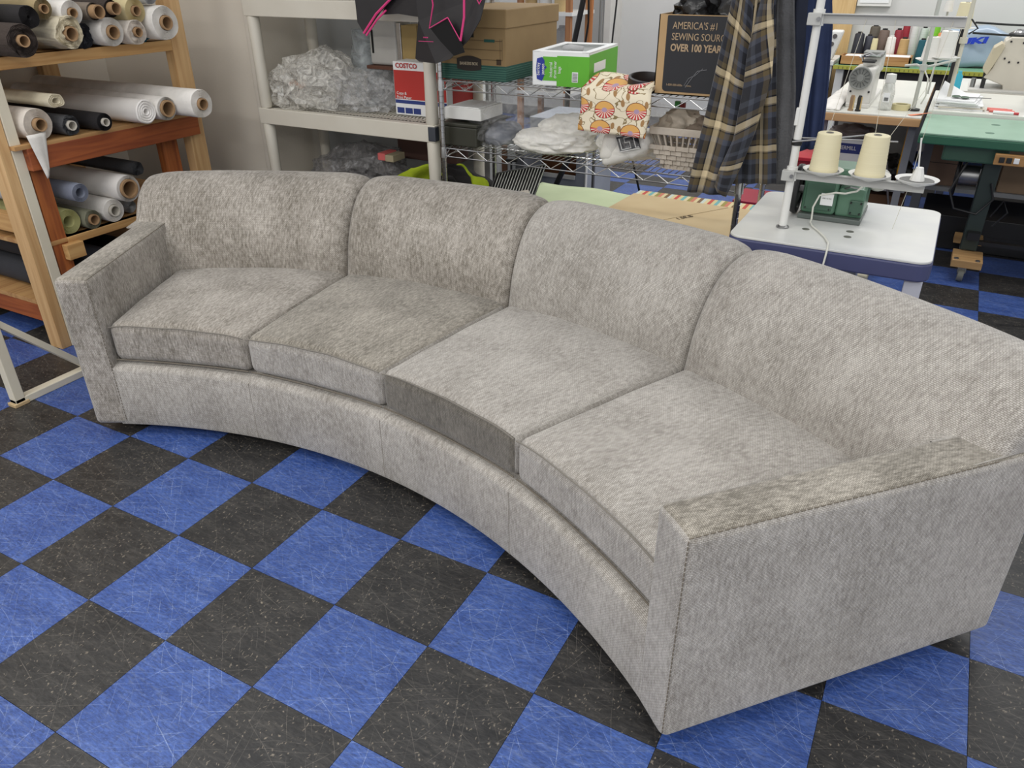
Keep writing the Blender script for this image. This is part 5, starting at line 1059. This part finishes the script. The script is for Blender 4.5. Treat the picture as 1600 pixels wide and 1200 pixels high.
p3=thing('stand_pole','slanting cream pole on the white table right of the cone cluster','pole',(1.76,4.3,.78)); G().tube([(1.762,4.3,.80),(1.765,4.3,1.5)],.011,10).build('pole',mat('pole cream',(204,200,184),.4),p3,smooth=True); G().cyl((1.762,4.3,.775),(1.762,4.3,.80),.025,n=14).build('foot',blackp,p3); G().cyl((1.763,4.3,1.10),(1.763,4.3,1.13),.022,n=12).build('clamp',mat('pole cream',(204,200,184)),p3)
la=thing('desk_lamp','black spring-balanced lamp arm reaching in from the right','lamp',(1.95,4.6,.77))
for dz in (0,.055): G().tube([(1.80,4.45,1.20-dz),(1.98,4.5,1.19-dz),(2.25,4.6,1.18-dz)],.006,6).build('arm_rod',blackm,la)
G().tube([(1.72,4.40,1.19),(1.74,4.41,1.23),(1.78,4.43,1.215),(1.82,4.45,1.17),(1.78,4.43,1.14)],.005,6).build('arm_joint',blackm,la,smooth=True); G().box(2.12,2.20,4.55,4.62,1.09,1.22).build('knuckle',blackp,la,bevel=.004); G().tube([(2.16,4.60,1.1),(2.18,4.75,.78)],.012,8).build('post',blackm,la)
# ================================================================ THIRD TABLE (papers) and fourth with machine
w3=thing('paper_table','white table behind the green table carrying a stack of papers','table',(2.3,4.5,0)); G().box(1.675,3.2,4.10,4.93,.735,.762).build('top',whitet,w3,bevel=.004); G().box(1.675,1.69,4.10,4.93,.60,.735).build('apron',whitep,w3)
for x in (1.70,3.12):
    for y in (4.13,4.86): G().box(x,x+.05,y,y+.04,0,.735).build('leg',mat('leg grey',(96,98,104),.5),w3)
G().box(1.72,3.15,4.28,4.90,.27,.295).build('lower_shelf',mat('shelf grey',(150,152,156),.5),w3)
for i in range(7):
    a_=random.uniform(-.12,.12); cx2,cy2=1.82+random.uniform(-.01,.01),4.32+random.uniform(-.015,.015)
    o=G().obox((cx2,cy2,.7655+i*.0075),Vector((math.cos(a_),math.sin(a_),0))*(.125-.004*i),Vector((-math.sin(a_),math.cos(a_),0))*.16,Z_*.0032).build('paper_sheaf',paper if i!=1 else mat('buff paper',(214,208,192),.7),None,bevel=.001)
    tag(o,['lowest white paper sheaf of the stack behind the green table','buff paper sheaf, second from the bottom of the stack','white paper sheaf directly on the buff one','white sheaf at mid height of the paper stack','white sheaf just above mid height of the paper stack','second highest white sheaf of the paper stack','topmost flat white sheaf under the scissors'][i],'paper','papers stacked behind the green table')
tag(G().add([(1.70,4.30,.812),(1.86,4.22,.814),(1.86,4.42,.816),(1.72,4.45,.88)],[(0,1,2),(0,2,3)]).build('loose_sheet',paper,None,solid=.0012),'loose white sheet curling up on top of the paper stack','paper')
sc=thing('scissors','grey-green scissors lying on the stacked papers','scissors',(1.84,4.26,.815)); G().lathe((1.80,4.25,.82),Z_,[(.022,0),(.026,.004),(.018,.008),(.014,.004),(.022,0)],16).build('handle',mat('scissor green',(86,108,90),.5),sc,smooth=True); G().lathe((1.845,4.23,.82),Z_,[(.022,0),(.026,.004),(.018,.008),(.014,.004),(.022,0)],16).build('handle',mat('scissor green',(86,108,90),.5),sc,smooth=True); G().prism([(0,-.008),(.12,0),(0,.008)],(1.86,4.26,.818),Vector((1,.15,0)),Vector((-.15,1,0)),Z_*.004).build('blade',steel,sc)
pk=mat('pink marker',(222,120,110),.5)
for i,(x,y,m_,lb) in enumerate(((2.02,4.22,pk,'pink marker pen, rear one right of the papers'),(2.03,4.17,pk,'pink marker pen, nearer one right of the papers'),(2.05,4.12,paper,'white pen with red end right of the papers'))):
    t=thing('marker_pen',lb,'pen',(x,y,.762)); G().cyl((x-.05,y,.771),(x+.05,y-.005,.771),.0085,n=10).build('barrel',m_,t,smooth=True); G().cyl((x+.05,y-.005,.771),(x+.075,y-.006,.771),.007,n=10).build('cap',m_ if i<2 else mat('red cap',(196,60,66),.5),t,smooth=True)
w4=thing('far_machine_table','white-topped table with wood edge at the right picture edge','table',(2.4,5.3,0)); G().box(1.80,3.2,4.98,5.65,.752,.762).build('top',whitet,w4); G().box(1.80,3.2,4.972,5.65,.71,.752).build('wood_edge',edgewood,w4)
for x in (1.83,3.1): G().box(x,x+.05,5.05,5.1,0,.71).build('leg',gm,w4); G().box(x,x+.05,5.5,5.55,0,.71).build('leg',gm,w4)
m4=thing('industrial_machine','cream industrial sewing machine at the right picture edge','sewing machine',(2.1,5.2,.762)); mc4=mat('machine cream',(206,200,186),.4,rgb2=(198,192,178))
G().prism([(1.93,.84),(1.965,.90),(2.0,1.06),(2.03,1.085),(2.30,1.085),(2.30,.762),(2.06,.762),(2.05,.80)],(0,5.05,0),X_,Z_,Y_*.28).build('body',mc4,m4,bevel=.006)
G().prism([(1.915,.885),(1.945,1.02),(1.985,1.05),(2.005,1.03),(1.965,.91),(1.945,.86)],(0,5.03,0),X_,Z_,Y_*.2).build('head_guard',mat('guard cream',(196,186,160),.5),m4,bevel=.003)
G().box(1.86,2.32,5.0,5.4,.762,.775).build('bed',mw,m4,bevel=.003); G().box(1.925,1.95,5.06,5.09,.775,.88).build('needle_bar',blackm,m4); G().cyl((1.88,5.10,.775),(1.88,5.10,.83),.015,n=12).build('presser_post',steel,m4,smooth=True)
g=G(); 
for x,z in ((2.03,1.06),(2.10,1.055),(2.02,.96),(2.05,.94),(2.10,.94),(2.13,1.0)): g.cyl((x,5.042,z),(x,5.052,z),.006,n=8)
g.build('screws',ink,m4)['kind']='stuff'
G().lathe((2.07,5.15,1.088),Z_,[(.06,0),(.062,.012),(.05,.02),(0,.02)],24).build('dish',blackm,m4,smooth=True); G().lathe((2.07,5.15,1.105),Z_,[(.045,0),(.04,.012),(.02,.016),(.02,.022),(0,.022)],20).build('bobbin_winder',chrome,m4,smooth=True)
tag(G().lathe((1.79,4.88,.762),Z_,[(.022,0),(.022,.10),(.012,.115),(.012,.13),(0,.13)],16).build('blue_bottle',mat('cyan plastic',(60,178,204),.4),None,smooth=True),'small cyan bottle behind the slanting cream pole','bottle')
# boxes beneath the tables
u1=carton('ream_box','blue and white paper box under the white machine table',1.13,1.385,4.16,4.45,.30,.545,paper); decal(u1,1.133,1.383,4.16,.465,.525,mat('navy print',(48,60,128),.55)); decal(u1,1.133,1.383,4.16,.33,.40,mat('bright blue print',(30,84,180),.5)); text('lettering','HAMMERMILL',.033,whitei,u1,(1.247,4.158,.497),X_,Z_,.84)
G().box(1.10,1.655,4.12,4.55,.27,.295).build('lower_shelf',mat('shelf grey',(150,152,156)),w2)
tag(lump((1.28,4.25,.55),(.13,.10,.045),.3,2,61,4).build('grey_cloth',cl('warm grey cloth',(134,126,122)),None,smooth=True),'crumpled grey cloth on top of the blue and white paper box','cloth')
tag(lump((1.55,4.3,.298),(.10,.12,.09),.4,2.4,62,4,ridge=True).build('black_bag',mat('black film',(22,22,22),.35),None,smooth=True),'black cable bundle under the white machine table','bag')
def under(name,label,x0,x1,y0,y1,z0,z1,m,cat='box'): 
    t=carton(name,label,x0,x1,y0,y1,z0,z1,m,cat); G().box(x0+.01,x1-.01,y0-.002,y0,(z0+z1)/2,(z0+z1)/2+.003).build('lid_seam',ink,t); return t
brc=mat('greyish brown carton',(128,104,88),.8);  # one even greyish-brown cardboard colour
under('brown_carton','dull brown carton on the shelf under the paper table',1.74,1.93,4.32,4.7,.296,.56,brc); under('brown_carton','tall brown carton right of the dark pedestal',2.14,2.33,4.30,4.7,.296,.62,mat('tan carton',(150,126,102),.8)); under('grey_case','grey-violet case at the right under the paper table',2.42,2.75,4.35,4.7,.296,.52,mat('grey violet',(110,108,122),.6),'case')
under('black_case','black flat case on the floor under the paper table',1.78,2.8,4.0,4.5,.002,.20,blackp,'case'); under('wood_crate','dark wooden crate on the floor at the right edge',2.42,2.8,3.30,3.58,.002,.24,mat('dark crate',(66,58,44),.7),'crate'); under('low_crate','brown crate on the floor below the white machine table',1.42,1.66,4.22,4.58,.002,.22,mat('brown crate',(110,78,52),.7),'crate')  # black case widened to darken the space under the table
tag(G().tube([(1.60,4.15,.70),(1.595,4.12,.4),(1.62,4.1,.2),(1.66,4.1,.02)],.009,8).build('cable',mat('yellow cord',(214,160,40),.5),None,smooth=True),'yellow cord hanging under the white machine table','cord')
tag(G().tube([(1.52,4.12,.45),(1.57,4.1,.25),(1.62,4.05,.10),(1.66,4.0,.02)],.006,8).build('cable',mat('grey cord',(110,106,110),.5),None,smooth=True),'grey cord trailing beneath the white machine table','cord')
tag(G().box(1.49,1.60,3.15,3.36,.002,.055).build('beige_pedal',mat('beige pedal',(170,164,144),.6),None,bevel=.01),'beige foot pedal on the floor behind the sofa','pedal')
tag(G().box(1.36,1.46,3.12,3.30,.002,.05).build('beige_pedal',mat('beige pedal 2',(160,156,140),.6),None,bevel=.01),'second beige foot pedal, left of the other','pedal')
tag(G().box(1.66,1.76,3.50,3.60,.0,.05).build('wood_offcut',wood('offcut',(156,104,66),(130,84,50),0),None,bevel=.003),'brown wood offcut on the floor between the tables','wood')
cw=thing('swivel_roller','grey caster wheel near the wood offcut','caster',(1.60,3.50,0)); G().lathe((1.60,3.5,.034),X_,[(0,-.012),(.032,-.012),(.034,0),(.032,.012),(0,.012)],20).build('wheel',mat('grey rubber',(120,120,112)),cw,smooth=True); G().box(1.56,1.62,3.48,3.52,.05,.075).build('fork',steel,cw,bevel=.003)
for (nm,lb,x0,x1,z0,z1,c_) in (('red_bin','red storage bin seen between clothes and the stand pole',1.02,1.17,.0,.50,(150,30,44)),('maroon_bin','dark red low bin beneath the plaid shirt',.72,.95,.0,.20,(122,20,44))):
    t=thing(nm,lb,'bin',((x0+x1)/2,3.9,0)); y0=3.75; G().box(x0,x1,y0,y0+.3,z0,z1).build('body',mat(nm,c_,.5),t,bevel=.006); G().box(x0-.008,x1+.008,y0-.008,y0+.308,z1-.02,z1+.003).build('rim',mat(nm+' rim',tuple(min(255,int(q*1.25)) for q in c_),.5),t,bevel=.004)
# ================================================================ FAR GREEN TABLE
ft=thing('cutting_table','long green-topped cutting table with yellow tape edge at the back wall','table',(1.8,6.45,0)); G().box(.86,2.9,6.16,6.82,.73,.752).build('top',mat('cutting green',(112,160,128),.5),ft,bevel=.003); G().box(.86,2.9,6.15,6.16,.722,.752).build('measuring_tape',mat('tape yellow green',(176,176,70),.6),ft)
g=G(); 
for k in range(60): g.box(.90+k*.033,.904+k*.033,6.148,6.15,.727,.743)
g.build('tape_marks',mat('tape mark',(90,96,50),.6),ft)['kind']='stuff'
G().box(.9,2.85,6.3,6.34,.1,.72).build('modesty_panel',mat('dark panel',(76,70,70),.7),ft)
for x in (.88,2.8): G().box(x,x+.06,6.2,6.26,0,.73).build('leg',whitep,ft); G().box(x,x+.06,6.7,6.76,0,.73).build('leg',whitep,ft)
lt2=thing('white_side_table','white side table left of the cutting table','table',(.72,6.4,0)); G().box(.58,.85,6.2,6.7,.74,.775).build('top',whitep,lt2,bevel=.003); G().box(.80,.84,6.22,6.26,0,.74).build('leg',whitep,lt2); G().box(.59,.63,6.22,6.26,0,.74).build('leg',whitep,lt2); G().box(.64,.80,6.3,6.6,0,.7).build('drawer_unit',mat('dark brown unit',(66,44,34),.7),lt2)
ho=thing('white_device','white upright holder with round dark holes on the side table','holder',(.80,6.3,.775)); weld(rbox(.05,.05,.115,.02,3,3,3,3,lambda x,y,z:(.80+x+z*.25,6.3+y,.89+z)).build('body',whitep,ho,smooth=True))
for z in (.85,.90,.96): G().cyl((.80+(z-.89)*.25,6.245,z),(.80+(z-.89)*.25,6.252,z),.018,n=14).build('socket',mat('socket grey',(96,92,92),.5),ho)
tray=wood('tray wood',(188,142,92),(160,114,66),0,knot=False)
def tray_(x0,x1,y0,y1,z0,h,label):
    t=thing('wooden_tray',label,'tray',((x0+x1)/2,(y0+y1)/2,z0),'wooden trays on the cutting table'); e_=.012
    for a in ((x0,x1,y0,y0+e_),(x0,x1,y1-e_,y1),(x0,x0+e_,y0,y1),(x1-e_,x1,y0,y1)): G().box(*a,z0,z0+h).build('side',tray,t)
    G().box(x0,x1,y0,y1,z0,z0+.008).build('bottom',tray,t)
tray_(.89,1.14,6.2,6.4,.752,.07,'wooden tray at the left of the cutting table, white pad inside'); tray_(1.20,1.425,6.2,6.42,.752,.075,'wooden tray with papers in front of the thread cones')
tag(G().box(.92,1.08,6.22,6.38,.762,.822).build('white_pad',paper,None,bevel=.01),'white pad lying in the left wooden tray','pad'); tag(G().box(1.22,1.41,6.22,6.40,.762,.826).build('note_papers',paper,None,bevel=.004),'white papers lying in the right wooden tray','paper')
cones=[(.985,6.46,.985,.048,(30,32,42),'black cone'),(1.06,6.50,.965,.040,(52,54,66),'dark slate cone'),(1.08,6.64,1.03,.050,(84,76,64),'dark olive cone at the back'),(1.115,6.42,.955,.028,(214,204,160),'small cream cone'),(1.165,6.54,1.01,.050,(104,86,76),'brown cone'),(1.235,6.46,.965,.042,(226,222,216),'white cone in the front row'),(1.27,6.60,1.01,.040,(136,24,42),'dark red cone'),(1.315,6.72,1.06,.034,(150,22,40),'taller red cone at the back'),(1.335,6.46,.955,.044,(190,156,104),'tan cone'),(1.38,6.72,1.06,.036,(212,212,208),'white cone with black tip at the back'),(1.455,6.74,1.02,.040,(196,206,198),'pale glassy cone with black tip'),(1.475,6.42,.955,.042,(24,90,104),'teal cone'),(1.535,6.66,1.07,.048,(116,190,30),'bright lime green cone'),(1.585,6.42,.935,.046,(24,56,48),'dark green cone with white band'),(1.60,6.60,1.0,.044,(226,150,100),'orange-topped cone')]
for x,y,zt_,r_,c_,lb in cones:
    m_=mat('thread '+lb,c_,.6,rgb2=tuple(int(q*.9) for q in c_),scale=1.5,stretch=(1,1,90))
    t=thing('thread_cone',lb+' among the spools on the cutting table','thread',(x,y,.752),'thread cones on the cutting table'); h_=zt_-.752-.012
    G().lathe((x,y,.752),Z_,[(0,0),(r_,0),(r_*1.02,.01),(r_*.78,h_*.97),(r_*.62,h_),(0,h_)],18).build('thread',m_,t,smooth=True)
    G().lathe((x,y,.752+h_),Z_,[(r_*.42,0),(r_*.40,.012),(0,.012)],12).build('cone_tip',ink if 'white' not in lb or 'tip' in lb else whitep,t)
    if 'band' in lb: G().lathe((x,y,.752+h_*.86),Z_,[(r_*.84,0),(r_*.80,h_*.12)],18).build('white_band',whitep,t)
jb=thing('plastic_sack','pale blue plastic sack with bold blue lettering on the cutting table','bag',(1.85,6.5,.752)); blu=mat('pale blue film',(158,174,190),.3,rgb2=(144,162,180),bump=.3,bscale=12)
weld(rbox(.28,.10,.15,.05,8,5,6,3,lambda x,y,z:(1.84+x*(1-z*.6)+.06*z,6.48+y+.02*math.sin(x*14+z*9),.905+z-(x*x)*.8*(1 if z>0 else 0)+.01*math.sin(x*22))).build('sack',blu,jb,smooth=True))
text('lettering','JUKI',.062,mat('bold blue',(20,60,190),.5),jb,(1.81,6.36,.95),Vector((1,0,.1)),Vector((.25,0,1)),2.0,bold=.004)
wp_=thing('plywood_board','light plywood panel leaning on the back wall beside the frame','panel',(.79,6.8,0)); G().box(.66,.87,6.80,6.83,.75,2.2).build('sheet',wood('ply',(208,178,128),(196,162,110),2,knot=False),wp_); G().box(.66,.87,6.80,6.83,.0,.75).build('lower_sheet',wood('ply',(208,178,128),(196,162,110),2),wp_)
w5=thing('wood_cupboard','light wooden cupboard on the far wall above the plaid shirt','cupboard',(.0,6.7,1.07)); G().box(-.28,.36,6.62,6.84,1.07,1.9).build('carcass',wood('ply2',(206,174,124),(192,158,108),2,knot=False),w5,bevel=.003); G().box(.30,.36,6.6,6.62,1.08,1.9).build('door_strip',wood('ply2',(206,174,124),(192,158,108),2),w5)
G().box(-.55,-.30,6.7,6.84,1.02,1.3).build('cream_box',mat('cream box',(214,200,170),.7),w5,bevel=.003)
pf=thing('wall_frame','white framed board hanging on the back wall','frame',(1.0,6.84,1.15)); G().box(.875,1.145,6.81,6.845,1.16,1.5).build('frame',whitep,pf,bevel=.003); G().box(.895,1.125,6.805,6.812,1.185,1.5).build('board',paper,pf)
tag(G().box(.1,.62,6.5,6.8,.90,1.02).build('white_ledge',whitep,None,bevel=.003),'white ledge board on the far wall behind the cardboard carton','ledge')
